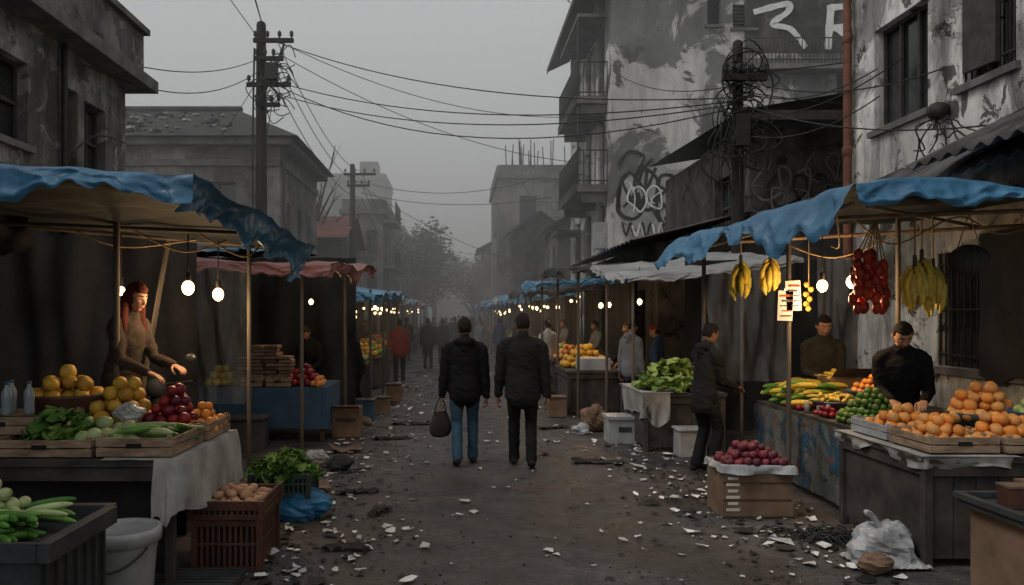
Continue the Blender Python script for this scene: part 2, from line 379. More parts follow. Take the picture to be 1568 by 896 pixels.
    for sg in (-1,1):
        hb.ball(hc+HR@V((sg*.030,.080,.006)),(.014,.011,.0065),k_eyew,HR,10,8)
        hb.ball(hc+HR@V((sg*.030,.0895,.006)),(.0055,.003,.0055),k_iris,HR,8,6)
        hb.ball(hc+HR@V((sg*.077,-.008,-.006)),(.010,.018,.031),skin,HR@Matrix.Rotation(sg*.3,3,'Z'),10,8)
    hb.obj('head',origin=False,parent=e)
    ha=MB()
    def line(d):
        x,y,z=d.x,d.y,d.z
        if hair=='cap': return z-.20
        if hair=='long': return max(z-.46, .30-y, (abs(x)-.84)*2)
        fr=z-.50-.06*nz(x*6); sd=min(.34-y, z-.02)
        bk=min(.12-y,z+.50) if y<-.35 else min(.12-y,z+.12)
        return max(fr,bk,sd)
    hv=[]
    for d in ds:
        l=line(d); th=.17 if hair=='long' else (.10 if hair!='cap' else .09)
        k=.94+ (th+.06)*max(0,min(1,l/.14))**.5 if l>0 else .93
        if hair!='cap': k*=1+.03*nz(d.x*5,d.y*5,d.z*5+heading)+.022*nz(d.x*15,d.y*15,d.z*6)
        hv.append(hc+HR@(hpnt(d,1.001)*k+V((0,0,.002))))
    fs=[[i*seg+k,i*seg+(k+1)%seg,(i+1)*seg+(k+1)%seg,(i+1)*seg+k] for i in range(rings) for k in range(seg)]
    fs=[q for q in fs if max(line(ds[t]) for t in q)>-.08]
    ha.add(hv,fs,capm if hair=='cap' else hairm,True)
    if hair=='cap':
        ha.grid(lambda u,v: hc+HR@V(((u-.5)*.14*(1-.25*v),.070+.095*v*(1-(2*u-1)**2*.5),.034-.02*v)),8,4,capm)
        ha.ball(hc+HR@V((0,-.035,.0)),(.076,.07,.07),hairm,HR,16,12)
    if hair=='long':
        for sg in (-1,-.5,0,.5,1):
            bk=1-abs(sg)
            ha.tube([hc+HR@V((sg*.066,-.035-.045*bk,.02)),hc+HR@V((sg*.090,-.03-.06*bk,-.08)),T(sg*.105,.00-.10*bk,.53),T(sg*.11,.045-.15*bk,.42),T(sg*.10,.075-.18*bk,.33)],[.040,.048,.046,.038,.012],hairm,12)
    ha.obj('hair' if hair!='cap' else 'cap',origin=False,parent=e)
    return e

# ------------------------------------------------------------ architecture helpers
def wall(mb,o,u,n,W,H,ops,mw,mg=m_glass,depth=.18,nu=2,nv=2,sill=m_conc,fr=m_frame,bars=False):
    o=V(o);u=V(u);n=V(n);Z=V((0,0,1))
    us=sorted(set([0,W]+[x for a in ops for x in (a[0],a[2])])); vs=sorted(set([0,H]+[x for a in ops for x in (a[1],a[3])]))
    P=lambda a,b,d=0:o+u*a+Z*b-n*d
    for i in range(len(us)-1):
        for j in range(len(vs)-1):
            a,b,c,d=us[i],us[i+1],vs[j],vs[j+1]; cx=(a+b)/2;cy=(c+d)/2
            if any(q[0]<cx<q[2] and q[1]<cy<q[3] for q in ops): continue
            mb.quad(P(a,c),P(b,c),P(b,d),P(a,d),mw)
    def ob(a0,a1,b0,b1,d0,d1,mt):
        c=P((a0+a1)/2,(b0+b1)/2,(d0+d1)/2); rot=Matrix((u,n,Z)).transposed()
        mb.box(c,(a1-a0,abs(d1-d0),b1-b0),mt,rot)
    for q in ops:
        a,c,b,d=q[:4]; k=q[4] if len(q)>4 else 'win'
        mb.quad(P(a,c),P(a,d),P(a,d,depth),P(a,c,depth),mw); mb.quad(P(b,c),P(b,d),P(b,d,depth),P(b,c,depth),mw)
        mb.quad(P(a,c),P(b,c),P(b,c,depth),P(a,c,depth),mw); mb.quad(P(a,d),P(b,d),P(b,d,depth),P(a,d,depth),mw)
        mb.quad(P(a,c,depth),P(b,c,depth),P(b,d,depth),P(a,d,depth),mg if k!='dark' else m_dark)
        if k!='dark':
            t=.05
            for x in [a+.02]+[a+(b-a)*i/nu for i in range(1,nu)]+[b-.02]: ob(x-t/2+.0,x+t/2,c+.003,d-.003,depth-.05,depth-.012,fr)
            for y in [c+.03]+[c+(d-c)*i/nv for i in range(1,nv)]+[d-.03]: ob(a+.004,b-.004,y-t/2,y+t/2,depth-.055,depth-.014,fr)
        if sill: ob(a-.08,b+.08,c-.09,c-.003,-.07,.03,sill)
        if k=='bars' or bars:
            x=a+.06
            while x<b: ob(x-.01,x+.01,c+.01,d-.01,.02,.04,m_iron); x+=.12
            for y in (c+.15,(c+d)/2,d-.15): ob(a+.01,b-.01,y-.012,y+.012,.0,.018,m_iron)
def railing(mb,p0,p1,h,step,mat=m_iron,r=.014):
    p0=V(p0);p1=V(p1);L=(p1-p0).length;n=max(1,int(L/step))
    for z in (h,.12): mb.tube([p0+V((0,0,z)),p1+V((0,0,z))],r*1.5,mat,6)
    for i in range(n+1):
        p=p0+(p1-p0)*(i/n); mb.tube([p,p+V((0,0,h))],r,mat,5,cap=False)
def ribbon(mb,pts,w,o,u,n,mat,off=.006,sm=6):
    o=V(o);u=V(u);n=V(n);Z=V((0,0,1)); P=crv([V((a,b,0)) for a,b in pts],sm); vs=[];L=len(P)
    for i,p in enumerate(P):
        t=(P[min(i+1,L-1)]-P[max(i-1,0)]).normalized(); q=V((-t.y,t.x,0)); ww=w*(.75+.5*abs(nz(p.x*3,p.y*3,5)))
        for s in (-.5,.5):
            r=p+q*ww*s; vs.append(o+u*r.x+Z*r.y+n*off)
    mb.add(vs,[(2*i,2*i+1,2*i+3,2*i+2) for i in range(L-1)],mat)

# ------------------------------------------------------------ ground
g=MB()
xs=[-300,-120,-50,-20,-10]+[-8+i*.25 for i in range(65)]+[10,20,50,120,300]
ys=[-60,-20,-5,0,2]+[3+i*.25 for i in range(100)]+[29,32,36,42,50,60,80,110,150,220,320,450]
def gz(x,y):
    if abs(x)>8.5 or y>28 or y<2.5: return 0
    return .018*nz(x*.9,y*.9)+.010*nz(x*2.7,y*2.7,3)
vs=[(x,y,gz(x,y)) for y in ys for x in xs]; nx=len(xs)
g.add(vs,[(j*nx+i,j*nx+i+1,(j+1)*nx+i+1,(j+1)*nx+i) for j in range(len(ys)-1) for i in range(nx-1)],m_ground,True)
g.obj('ground',origin=False)
lt=MB(); ds_=MB(); pb=MB()
def spot(mid=.16):
    y=4.6+ (R()**1.3)*20
    r=R()
    if r<(1-mid)*.5: x=-1.75+abs(random.gauss(0,.7))
    elif r<1-mid: x=3.15-abs(random.gauss(0,.85))
    else: x=U(-1.6,3)
    return x,y
def scrap(mb,x,y,s,mat,lift=.03):
    n=random.randint(4,7); a0=U(0,6); z=gz(x,y)+.008; el=U(.35,1); pts=[]
    for k in range(n):
        a=a0+2*pi*k/n; r=s*U(.55,1); px=cos(a)*r;py=sin(a)*r*el
        c,s_=cos(a0),sin(a0); pts.append((x+px*c-py*s_,y+px*s_+py*c,z+U(0,lift)*s*8))
    pts.append((x,y,z+.004)); mb.add(pts,[(k,(k+1)%n,n) for k in range(n)],mat)
for i in range(900):
    x,y=spot(.22); scrap(lt,x,y,(U(.014,.045) if R()<.70 else U(.05,.085)),m_paper,.05)
for i in range(34):
    x,y=spot(.1); scrap(lt,x,y,U(.09,.14),m_paper,.05)
for cx,cy in ((-1.0,5.6),(-.9,6.6),(-1.0,9.5),(-.9,11.8),(2.6,6.2),(2.6,8.0),(2.2,8.6),(2.9,6.6),(2.3,10.2)):
    for i in range(16): scrap(lt,cx+random.gauss(0,.3),cy+random.gauss(0,.35),U(.02,.065),m_paper,.06)
for i in range(1000):
    x,y=spot(); scrap(ds_,x,y,U(.012,.055) if R()<.93 else U(.07,.15),m_scrap,.03)
for i in range(1300):
    x,y=(U(-2.2,3.6),4.6+R()**1.5*14) if R()<.4 else spot(); r=U(.004,.013)
    pb.ball((x,y,gz(x,y)+r*.4),(r,r*U(.7,1.2),r*.6),m_pebble,None,6,4)
for cx,cy,n in ((3.0,6.35,60),(2.55,7.9,50),(2.3,8.9,50),(2.4,7.6,50),(-1.35,5.4,40),(-.9,6.3,30),(-1.1,8.5,30)):
    for i in range(n):
        x=cx+random.gauss(0,.35);y=cy+random.gauss(0,.3); scrap(ds_,x,y,U(.012,.06),m_scrap,.05)
lt.obj('paper_litter'); ds_.obj('rubbish_scraps'); pb.obj('pebbles')
for x,y,L,a in ((-1.0,8.0,.34,.3),(-.95,11.5,.45,.2),(-.7,7.2,.26,1.1),(1.7,9.6,.5,2.9),(-.75,13,.5,.1),(1.5,12.5,.4,.4),(-.85,6.1,.3,.1)):
    b=MB(); b.grid(lambda u,v:V((x,y,gz(x,y)+.012))+Matrix.Rotation(a,3,'Z')@V(((u-.5)*L*1.2*(1+.3*nz(v*3+x,1)),(v-.5)*L*.45*(1+.6*nz(u*3+x,2)),.05*abs(nz(u*4+x,v*3))+.02*abs(nz(u*9,v*9+y)))),20,12,m_scrap); b.obj('discarded_rag')

# ------------------------------------------------------------ buildings
XN=V((-1,0,0));XP=V((1,0,0));YN=V((0,-1,0));YP=V((0,1,0))
b=MB()
wall(b,(-5.5,-3,0),YP,XP,16.2,5.55,[(11.8,3.95,13.2,5.0),(14.15,3.85,14.55,5.0),(14.75,3.85,15.45,4.95),(3,3.9,4.2,5),(8.2,3.95,9.4,5,'win'),(12,.9,13.3,2.3,'bars')],m_pl_left)
wall(b,(-14,13.2,0),XP,YP,8.5,5.55,[(2,3.5,3.2,4.9),(5.5,3.5,6.7,4.9)],m_pl_left)
b.bx(-14,-5.1,-3,13.6,5.553,5.75,m_conc); b.bx(-14,-5.28,-3,13.42,5.753,6.5,m_pl_left); b.bx(-14,-5.2,-3,13.5,6.503,6.6,m_conc)
b.quad((-14,-3,0),(-5.5,-3,0),(-5.5,-3,5.55),(-14,-3,5.55),m_pl_left)
b.tube([(-5.42,11.0,5.5),(-5.42,11.0,.2)],.045,m_iron,8)
b.tube(crv([(-5.45,13.1,4.6),(-5.44,11.9,4.45),(-5.45,10.6,3.7),(-5.44,8.6,3.6)]),.012,m_black,5)
b.obj('plaster_house')
b=MB()
b.grid(lambda u,v:V((-5.46+v*1.0,7.0+u*4.6,3.55-.38*v+.03*sin(u*110))),120,2,m_tin)
b.obj('corrugated_awning',solid=.01)
b=MB()
wall(b,(-17,24.8,0),XP,YN,11.5,7,[(9.0,4.0,10.1,5.9,'win'),(5.6,4.0,6.7,5.9),(2,4.0,3.1,5.9),(8.9,1.2,10.2,2.8)],m_pl_b2)
wall(b,(-5.5,24.8,0),YP,XP,6.4,7,[(.9,3.6,1.5,5.4),(2.6,3.6,3.3,5.4),(4.5,3.6,5.2,5.4),(1,.9,2,2.4),(4,.9,5,2.4)],m_pl_b2)
b.bx(-17,-5.1,24.4,31.4,7.003,7.22,m_conc)
b.bx(-17,-5.42,24.72,24.797,6.4,6.6,m_conc); b.bx(-5.497,-5.42,24.72,31.2,6.4,6.6,m_conc)
A=[(-17,24.2,7.22),(-4.85,24.2,7.22),(-4.85,31.6,7.22),(-17,31.6,7.22)];Rg=[(-17,27.9,8.9),(-7.6,27.9,8.9)]
b.quad(A[0],A[1],Rg[1],Rg[0],m_roof); b.quad(A[2],A[3],Rg[0],Rg[1],m_roof); b.add([A[1],A[2],Rg[1]],[(0,1,2)],m_roof)
for i in range(190):
    t=U(0.1,.95);x=U(-16,-6.5-1.2*t); s=U(.04,.16)
    b.box((x,24.2+3.7*t,7.26+1.68*t),(s*1.6,s,s*.5),m_rub if R()<.5 else m_roof,U(0,3))
b.tube([(-17,27.9,8.95),(-7.6,27.9,8.95)],.12,m_roof,8)
b.tube([(-5.38,24.7,6.9),(-5.38,24.7,0)],.06,m_iron,8)
b.obj('hip_roof_house')
def simple_house(name,x0,x1,y0,y1,h,wm,face,wins_y,wins_x,roof='flat',rm=m_roof,rh=1.2,ov=.3):
    b=MB()
    wall(b,(x0,y0,0),XP,YN,x1-x0,h,wins_y,wm,depth=.15)
    fx=x1 if face>0 else x0
    wall(b,(fx,y0,0),YP,V((face,0,0)),y1-y0,h,wins_x,wm,depth=.15)
    ox=x0 if face>0 else x1
    b.quad((ox,y0,0),(ox,y1,0),(ox,y1,h),(ox,y0,h),wm); b.quad((x0,y1,0),(x1,y1,0),(x1,y1,h),(x0,y1,h),wm)
    if roof=='flat':
        b.bx(x0-.15,x1+.15,y0-.15,y1+.15,h+.003,h+.22,m_conc); b.bx(x0,x1,y0,y0+.2,h+.223,h+.8,wm); b.bx(fx-.1,fx+.1,y0+.203,y1,h+.223,h+.8,wm)
    elif roof=='gabx':
        xm=(x0+x1)/2; z=h+rh
        for s,xe in ((-1,x0-ov),(1,x1+ov)):
            b.quad((xe,y0-ov,h-.1),(xm,y0-ov,z),(xm,y1+ov,z),(xe,y1+ov,h-.1),rm)
            b.quad((xe,y0-ov,h-.2),(xm,y0-ov,z-.1),(xm,y0-ov,z),(xe,y0-ov,h-.1),m_woodd)
        b.add([(x0,y0,h),(x1,y0,h),(xm,y0,z-.08)],[(0,1,2)],wm)
    elif roof=='gaby':
        ym=(y0+y1)/2; z=h+rh
        b.quad((x0-ov,y0-ov,h),(x1+ov,y0-ov,h),(x1+ov,ym,z),(x0-ov,ym,z),rm); b.quad((x0-ov,y1+ov,h),(x1+ov,y1+ov,h),(x1+ov,ym,z),(x0-ov,ym,z),rm)
        b.add([(fx,y0,h),(fx,y1,h),(fx,ym,z-.05)],[(0,1,2)],wm); b.bx(x0-ov,x1+ov,y0-ov,y0-ov+.04,h-.12,h-.003,m_woodd)
    return b
b=simple_house('h',-10,-4.9,33.5,40,5.0,m_pl_far2,1,[(3.2,3,4,4.2),(.8,3,1.6,4.2)],[(1,3,1.8,4.2),(3.4,3,4.2,4.2)],'gaby',m_redroof,1.3); b.obj('red_roof_house')
b=simple_house('h',-6.2,-4.0,43,50,7.2,m_pl_far,1,[(.4,5,1,6.3),(1.3,5,1.9,6.3),(.4,2.6,1,3.8),(1.3,2.6,1.9,3.8)],[(1,5,1.8,6.3),(4,5,4.8,6.3)],'flat')
for z in (4.4,6.9): b.bx(-4,-3.3,43.2,47,z-.15,z,m_conc); railing(b,(-3.35,43.2,z),(-3.35,47,z),1,.25)
b.obj('balcony_house')
b=simple_house('h',-17,-8,88,98,16.5,m_pl_far,1,[(x,z,x+1.2,z+1.5) for x in (1,3.2,5.4,7.2) for z in (4,7,10,13)],[(1,10,2,12)],'flat')
b.bx(-11,-9,90,93,17.3,19,m_pl_far); b.obj('apartment_block')
b=simple_house('h',-9,-4.6,56,66,6.4,m_pl_far2,1,[(.8,3.6,1.8,5),(2.6,3.6,3.6,5)],[(1,3.6,2,5)],'gaby',m_roof,1.5); b.obj('village_house')
b=simple_house('h',-12,-4.9,72,82,9,m_pl_far,1,[(x,z,x+1,z+1.3) for x in (1,3,5) for z in (3,6)],[(1,3.6,2,5)],'flat'); b.obj('village_house')
b=simple_house('h',4.3,9,34,39,5.6,m_pl_far2,-1,[(.6,3.6,1.5,4.9),(2.6,3.6,3.5,4.9)],[(1,3.4,1.8,4.8),(3,3.4,3.8,4.8)],'gabx',m_roof,1.7,.4)
b.bx(3.5,4.3,34.6,38,3.0,3.12,m_conc); railing(b,(3.5,34.6,3.12),(3.5,38,3.12),1,.25); b.obj('gabled_house')
b=simple_house('h',2.9,5.6,41,43.5,6.0,m_pl_dark,-1,[(.6,3.9,1.3,5.0)],[(.6,3.9,1.3,5.0)],'gabx',m_roof,1.1,.35); b.obj('gabled_house')
b=simple_house('h',2.4,8,46,56,9.6,m_pl_far,-1,[(1.2,7,2.2,8.6),(1.2,4,2.2,5.6)],[(1,6.8,2.4,8.4),(4,6.8,5.4,8.4),(1,4,2.4,5.6),(4,4,5.4,5.6)],'flat')
for i in range(18):
    x=U(2.8,6.5); b.tube([(x,46.2+U(0,.4),10.3),(x+U(-.1,.1),46.4,10.6+U(.4,1.4))],.03,m_iron,4)
railing(b,(4.2,45.7,7.2),(6,45.7,7.2),1,.3); b.bx(4.1,6.1,45.6,45.997,7.0,7.18,m_conc)
b.obj('unfinished_block')
b=simple_house('h',2.1,6,62,70,6.9,m_pl_far2,-1,[(.8,4.6,1.6,5.8)],[(1,4,2,5.4),(4,4,5,5.4)],'gabx',m_roof,1.2,.6); b.obj('village_house')
b=simple_house('h',1.6,7,78,90,6.0,m_pl_far,-1,[(.8,3.6,1.8,5)],[(1,3.6,2,5)],'flat'); b.obj('village_house')
b=simple_house('h',-3.5,2.5,125,135,8,m_pl_far,-1,[(.8,4.6,1.8,6),(3,4.6,4,6)],[(1,3.6,2,5)],'gaby',m_roof,2); b.obj('village_house')
b=simple_house('h',-9,-4.2,105,115,9,m_pl_far2,1,[(.8,4.6,1.8,6),(3,4.6,4,6)],[(1,3.6,2,5)],'flat'); b.obj('village_house')
b=simple_house('h',2.8,9,100,112,9,m_pl_far2,-1,[(.8,5.6,1.8,7)],[(1,3.6,2,5)],'flat'); b.obj('village_house')
h=MB(); h.grid(lambda u,v:V((-160+320*u,180+90*v,(sin(v*pi/2))*(23+8*nz(u*4.2+2,.3)+3*nz(u*15,2)))),80,12,m_hill); h.obj('hill')

b=MB(); H=13.5
fx=4.6
wall(b,(fx,23.7,0),XP,YN,11.5,H,[(2.85,10.4,3.25,11.2,'dark'),(3.6,10.3,4.25,11.0,'dark'),(6.7,7.9,8.0,8.9,'dark')],m_pl_graf)
for i in range(6): b.box((8.52,23.82,10.36+i*.11),(.64,.08,.03),m_frame)
wall(b,(fx,23.7,0),YP,XN,8.6,H,[(y,z,y+1.0,z+2.1) for z in (3.1,5.95,8.7) for y in (1.2,3.6,6.0)]+[(y,11.3,y+1,12.6) for y in (1.2,3.6,6)],m_pl_graf)
b.quad((fx,32.3,0),(16.1,32.3,0),(16.1,32.3,H),(fx,32.3,H),m_pl_graf)
b.quad((fx-.9,23.3,11.75),(fx-.9,32.6,11.75),(fx,32.6,12.3),(fx,23.3,12.3),m_roof); b.quad((fx-.9,23.3,11.68),(fx-.9,32.6,11.68),(fx,32.6,12.1),(fx,23.3,12.1),m_woodd)
b.bx(fx-.93,fx-.9,23.3,32.6,11.6,11.8,m_woodd)
for z in (5.75,8.45):
    b.bx(fx-.95,fx-.003,24.3,28.6,z-.22,z,m_conc); b.bx(fx-.98,fx-.953,24.27,28.63,z-.26,z+.04,m_pl_dark)
    for y in (24.5,26.4,28.4): b.box((fx-.4,y,z-.38),(.75,.12,.3),m_conc)
    railing(b,(fx-.93,24.35,z),(fx-.93,28.6,z),1.05,.16); railing(b,(fx-.93,24.33,z),(fx-.02,24.33,z),1.05,.16); railing(b,(fx-.93,28.6,z),(fx-.02,28.6,z),1.05,.16)
    b.tube([(fx-.9,24.4,z),(fx-.9,24.4,z+2.4)],.03,m_iron,6)
b.bx(fx-.9,fx-.003,24.4,28.5,10.9,11.0,m_conc)
b.box((fx-.2,24.6,4.2),(.35,.5,.8),m_white); b.box((fx-.5,30,4.8),(.9,2,.1),m_tin)
for i in range(7): b.tube([(fx-.9,24+i*.35,12.0),(fx-1.2-U(0,.3),24+i*.35,12.1+U(0,.6))],.02,m_iron,4)
b.bx(8.4,13.5,23.2,23.697,8.95,9.1,m_conc); railing(b,(8.4,23.22,9.1),(13.5,23.22,9.1),.75,.11,m_frame)
o=(fx,23.7,0)
off_=[.006]
def G(pts,w,m,off=None):
    off_[0]+=.0015; ribbon(b,pts,w,o,XP,YN,m,off_[0])
# painted background cloud behind the tag
random.seed(11)
blob=[(1.55+1.35*cos(a)*(1+.18*nz(cos(a)*2,sin(a)*2,3)),5.15+1.05*sin(a)*(1+.25*nz(cos(a)*2,sin(a)*2,8))) for a in [i*2*pi/40 for i in range(40)]]
b.add([V(o)+V((x,-.004,z)) for x,z in blob]+[V(o)+V((1.55,-.004,5.15))],[(i,(i+1)%40,40) for i in range(40)],m_gg)
def letter(cx,cz,sx,sz,w,mat,inner=2):
    a0=U(0,6); n=7; pts=[]
    for j in range(n+2):
        a=a0+2*pi*j/n; k=U(.62,1.15); pts.append((cx+cos(a)*sx*k,cz+sin(a)*sz*k))
    G(pts,w,mat)
    for q in range(inner):
        G([(cx+U(-.9,.9)*sx,cz+sz*U(.4,1.2)),(cx+U(-.5,.5)*sx,cz+U(-.3,.3)*sz),(cx+U(-.9,.9)*sx,cz-sz*U(.4,1.2))],w*.8,mat)
for i,x in enumerate((.60,1.05,1.6,2.1,2.5)):
    letter(x,5.3+.14*sin(i*2),.42,.80-.06*i,.13,m_gb)
for i,x in enumerate((.75,1.3,1.9,2.3)):
    letter(x,5.25,.26,.40,.055,m_gw,1)
for i in range(8):
    x=.3+i*.3; G([(x,4.45+U(-.1,.1)),(x+.12,4.05+U(-.1,.1)),(x+.25,4.5),(x+.35,4.1)],.08,m_gw if i%2 else m_gb)
G([(2.6,5.5),(3.1,5.95),(3.8,6.1),(4.2,5.8)],.18,m_gr)
G([(.2,6.2),(.5,6.6),(.95,6.45),(.7,5.9),(1.2,6.4)],.12,m_gb)
G([(3.2,4.9),(3.5,5.5),(3.7,4.8),(4.0,5.4),(4.2,4.7)],.07,m_gb)
random.seed(8)
for dz in (0,):
    b.quad((fx+3.95,23.694,9.55),(fx+8.3,23.694,9.55),(fx+8.3,23.694,11.5),(fx+3.95,23.694,11.5),m_pl_dark)
    G([(4.2,10.75),(5.2,11.0),(5.2,10.75),(4.75,10.4),(5.3,10.25),(5.75,9.7)],.20,m_gw)
    G([(6.40,9.65),(6.5,10.95)],.24,m_gw); G([(6.45,10.88),(7.2,10.9),(7.2,10.45),(6.55,10.28)],.20,m_gw); G([(6.6,10.3),(7.6,9.62)],.22,m_gw)
b.tube([(fx+3.6,23.62,8.9),(fx+3.6,23.62,4)],.03,m_iron,5)
b.obj('graffiti_apartment_building')

b=MB()
wall(b,(5.5,15,0),XP,YN,5,5.3,[(2.3,3.6,3.5,4.3,'dark')],m_pl_dark); wall(b,(5.5,15,0),YP,XN,6,5.3,[(1,3.4,2,4.6)],m_pl_dark)
b.grid(lambda u,v:V((5.1+5.6*u,14.2+7*v,5.45+.9*u+.25*v)),8,6,m_roof); b.bx(5.1,10.7,14.15,14.2,5.25,5.42,m_woodd)
def tag2(cx,cz,mat,w,off):
    pts=[];a=0
    for j in range(10): a+=U(.9,2.2); pts.append((cx+j*.10+cos(a)*.25,cz+sin(a)*.33))
    ribbon(b,pts,w,(5.5,15,0),XP,YN,mat,off)
tag2(.2,4.25,m_conc,.05,.006); tag2(.5,4.1,m_gb,.06,.009); tag2(.1,3.9,m_conc,.035,.012); tag2(1.2,4.5,m_conc,.035,.015)
railing(b,(6.8,14.9,3.7),(7.6,14.9,3.7),.55,.1)
b.obj('concrete_outbuilding')
b=MB()
wall(b,(3.9,15.5,0),YP,XN,7.8,3.2,[(1,.8,2.2,2.3,'dark'),(4,.8,5.4,2.3,'dark')],m_pl_dark); wall(b,(3.9,15.5,0),XP,YN,1.58,3.2,[],m_pl_dark)
b.grid(lambda u,v:V((3.2+2.28*u,14.6+8.9*v,3.15+.55*u+.025*sin(v*150)+.02*nz(u*5,v*5))),4,200,m_tin)
b.obj('tin_roof_shed')
b=MB()
wall(b,(6,-3,0),YP,XN,15.1,9,[(13.15,4.42,14.45,5.85,'win'),(11.55,4.5,12.45,6.0,'bars'),(8.8,4.4,10.2,5.9,'win'),(11.2,1.15,12.95,2.55,'bars'),(3,4.4,4.4,5.9,'win')],m_pl_right,nv=1,nu=3)
wall(b,(6,12.1,0),XP,YP,8,9,[],m_pl_right)
b.quad((6,-3,0),(14,-3,0),(14,-3,9),(6,-3,9),m_pl_right)
b.tube([(5.88,12.0,9),(5.88,12.0,0)],.06,m_pipe,10)
for z in (2.5,4.2,5.9,7.4): b.tube([(5.88,12.0,z),(5.88,12.0,z+.08)],.075,m_pipe,10)
b.box((5.95,9.05,5.35),(.06,.5,1.5),m_frame,.1)
b.tube([(5.93,9.75,4.28),(5.86,9.75,4.28)],.11,m_iron,14); b.ball((5.84,9.75,4.28),.07,m_steel,None,10,6)
for k in range(9):
    y0=U(8.0,10.8); z0=U(3.4,3.9); pts=[(5.9,9.8,4.2)]
    for j in range(4): pts.append((5.86-U(0,.1),9.75+(y0-9.75)*(j+1)/4+U(-.15,.15),4.2+(z0-4.2)*(j+1)/4+U(-.15,.15)))
    b.tube(crv(pts,4),.010,m_black,5)
b.obj('weathered_plaster_house')
b=MB(); b.grid(lambda u,v:V((5.98-1.0*v,6.3+4.6*u,3.72-.5*v+.03*sin(u*120)-.12*nz(u*3,v*2))),120,5,m_tin)
b.grid(lambda u,v:V((5.97-1.25*v,5.0+3.4*u,3.95-.62*v+.03*sin(u*90))),100,3,m_tin)
b.obj('corrugated_awning',solid=.012)

# ------------------------------------------------------------ utility poles & cables
def upole(x,y,h,r,arms,lean=0):
    b=MB(); b.tube([(x,y,0),(x+lean*.5,y,h*.5),(x+lean,y,h)],[r*1.15,r,r*.8],m_pole,12)
    for z,l,s in arms:
        b.box((x+lean+s*l*.35,y-.18,z),(l,.09,.1),m_pole)
        for i in range(4):
            xx=x+lean+s*l*.35+(-.45+.3*i)*l; b.tube([(xx,y-.18,z+.05),(xx,y-.18,z+.12)],.02,m_iron,6); b.lathe((xx,y-.18,z+.1),[(.03,0),(.055,.03),(.04,.06),(.055,.09),(.02,.14)],m_greyp,10)
    return b
b=upole(-4.92,20,9.05,.15,[(8.6,1.0,1),(8.15,.7,1),(7.5,1.1,.6),(7.0,.6,1)])
b.tube([(-4.9,19.8,7.0),(-4.3,19.8,8.5)],.03,m_iron,6); b.box((-4.6,19.75,7.8),(.28,.25,.4),m_iron)
for k in range(22):
    c=V((-4.75+U(-.15,.5),19.75,U(6.7,8.7))); r=U(.1,.32); b.tube(crv([c+V((cos(a)*r*U(.6,1.2),U(-.12,.12),sin(a)*r*U(.6,1.3))) for a in [j*1.1 for j in range(6)]],4),.013,m_black,5)
b.tube(crv([(-5.05,19.84,8.4),(-5.09,19.83,6),(-5.08,19.83,3),(-5.1,19.83,.3)]),.025,m_black,5)
b.obj('utility_pole')
b=upole(-4.6,35,8.3,.14,[(7.9,1.4,.7),(7.4,1.0,.8)]); b.obj('utility_pole')
b=upole(-4.5,60,8.0,.13,[(7.7,1.4,0)]); b.obj('utility_pole')
b=upole(4.58,13,6.2,.105,[(5.6,.7,.2)])
for k in range(46):
    c=V((4.6+random.gauss(0,.16),12.86,U(4.3,6.0))); r=U(.08,.42)
    b.tube(crv([c+V((cos(a)*r*U(.6,1.3),U(-.12,.1),sin(a)*r*U(.5,1.1)-.05*j)) for j,a in enumerate([j*1.05+k for j in range(7)])],4),U(.007,.014),m_black,5)
for k in range(12):
    x=4.58+U(-.5,.5); b.tube(crv([(4.6,12.88,U(4.9,5.5)),(x,12.8,U(4.4,4.9)),(x+U(-.1,.1),12.85,U(3.4,4.2))]),.010,m_black,5)
b.box((4.58,12.82,4.75),(.22,.16,.5),m_iron)
b.obj('utility_pole')
def cable(p,q,sag,r=.014,n=18):
    p=V(p);q=V(q); b=MB(); b.tube([p.lerp(q,i/n)+V((0,0,-4*sag*(i/n)*(1-i/n))) for i in range(n+1)],r,m_black,5); b.obj('overhead_cable')
PL=(-4.6,19.8)
for (z,z2,s) in ((8.6,5.3,.5),(7.6,5.25,.5),(7.55,5.15,.9),(7.3,5.2,.55)): cable((PL[0],PL[1],z),(4.55,12.9,z2),s,.012)
cable((-4.5,19.8,8.3),(4.5,26,6.7),.6,.010); cable((-4.5,19.8,8.6),(4.6,24.4,7.9),.7,.010)
for z in (8.65,8.15,7.5): cable((-4.5,19.8,z),(-4.2,35,z-.6),.7,.012); cable((-4.2,35,z-.6),(-4.2,60,z-.9),.9,.014)
cable((-4.9,19.9,8.6),(-6.5,-4,12.5),.5,.010); cable((-4.8,19.9,8.8),(-3.2,-3,16),.6,.010); cable((-4.8,19.9,8.8),(-4,2,17),.5,.010)
cable((-4.9,19.9,8.2),(-5.45,13,5.9),.25,.010); cable((-4.9,19.9,7.8),(-8,24.7,6.6),.2,.010); cable((-4.9,19.9,7.9),(-5.4,11.5,5.4),.5,.010)
cable((-4.6,19.8,7),(-6.4,24.3,4.2),.1,.010)
cable((-4.2,35,7.6),(3.6,33,7.5),.6,.013); cable((-4.2,35,7.1),(3.6,30,6.2),.4,.013); cable((-4.2,35,7.4),(3.4,42,4.5),.4,.013); cable((-4.2,60,7.5),(3.4,50,5.5),.4,.013)
for z2 in (5.4,5.0,5.6,4.7): cable((4.6,12.9,z2),(6.0,U(9.5,12),U(4.3,5.4)),.25,.010)
cable((4.6,12.9,5.4),(12,14.5,5.9),.3,.010); cable((4.6,12.9,5.7),(11.5,12.5,7.2),.3,.010); cable((4.6,12.9,5.0),(9.5,15,4.2),.2,.010); cable((4.5,12.9,5.5),(4.6,23.6,9),.3,.010)
cable((4.6,12.9,5.2),(5.9,7.4,3.7),.3,.010)

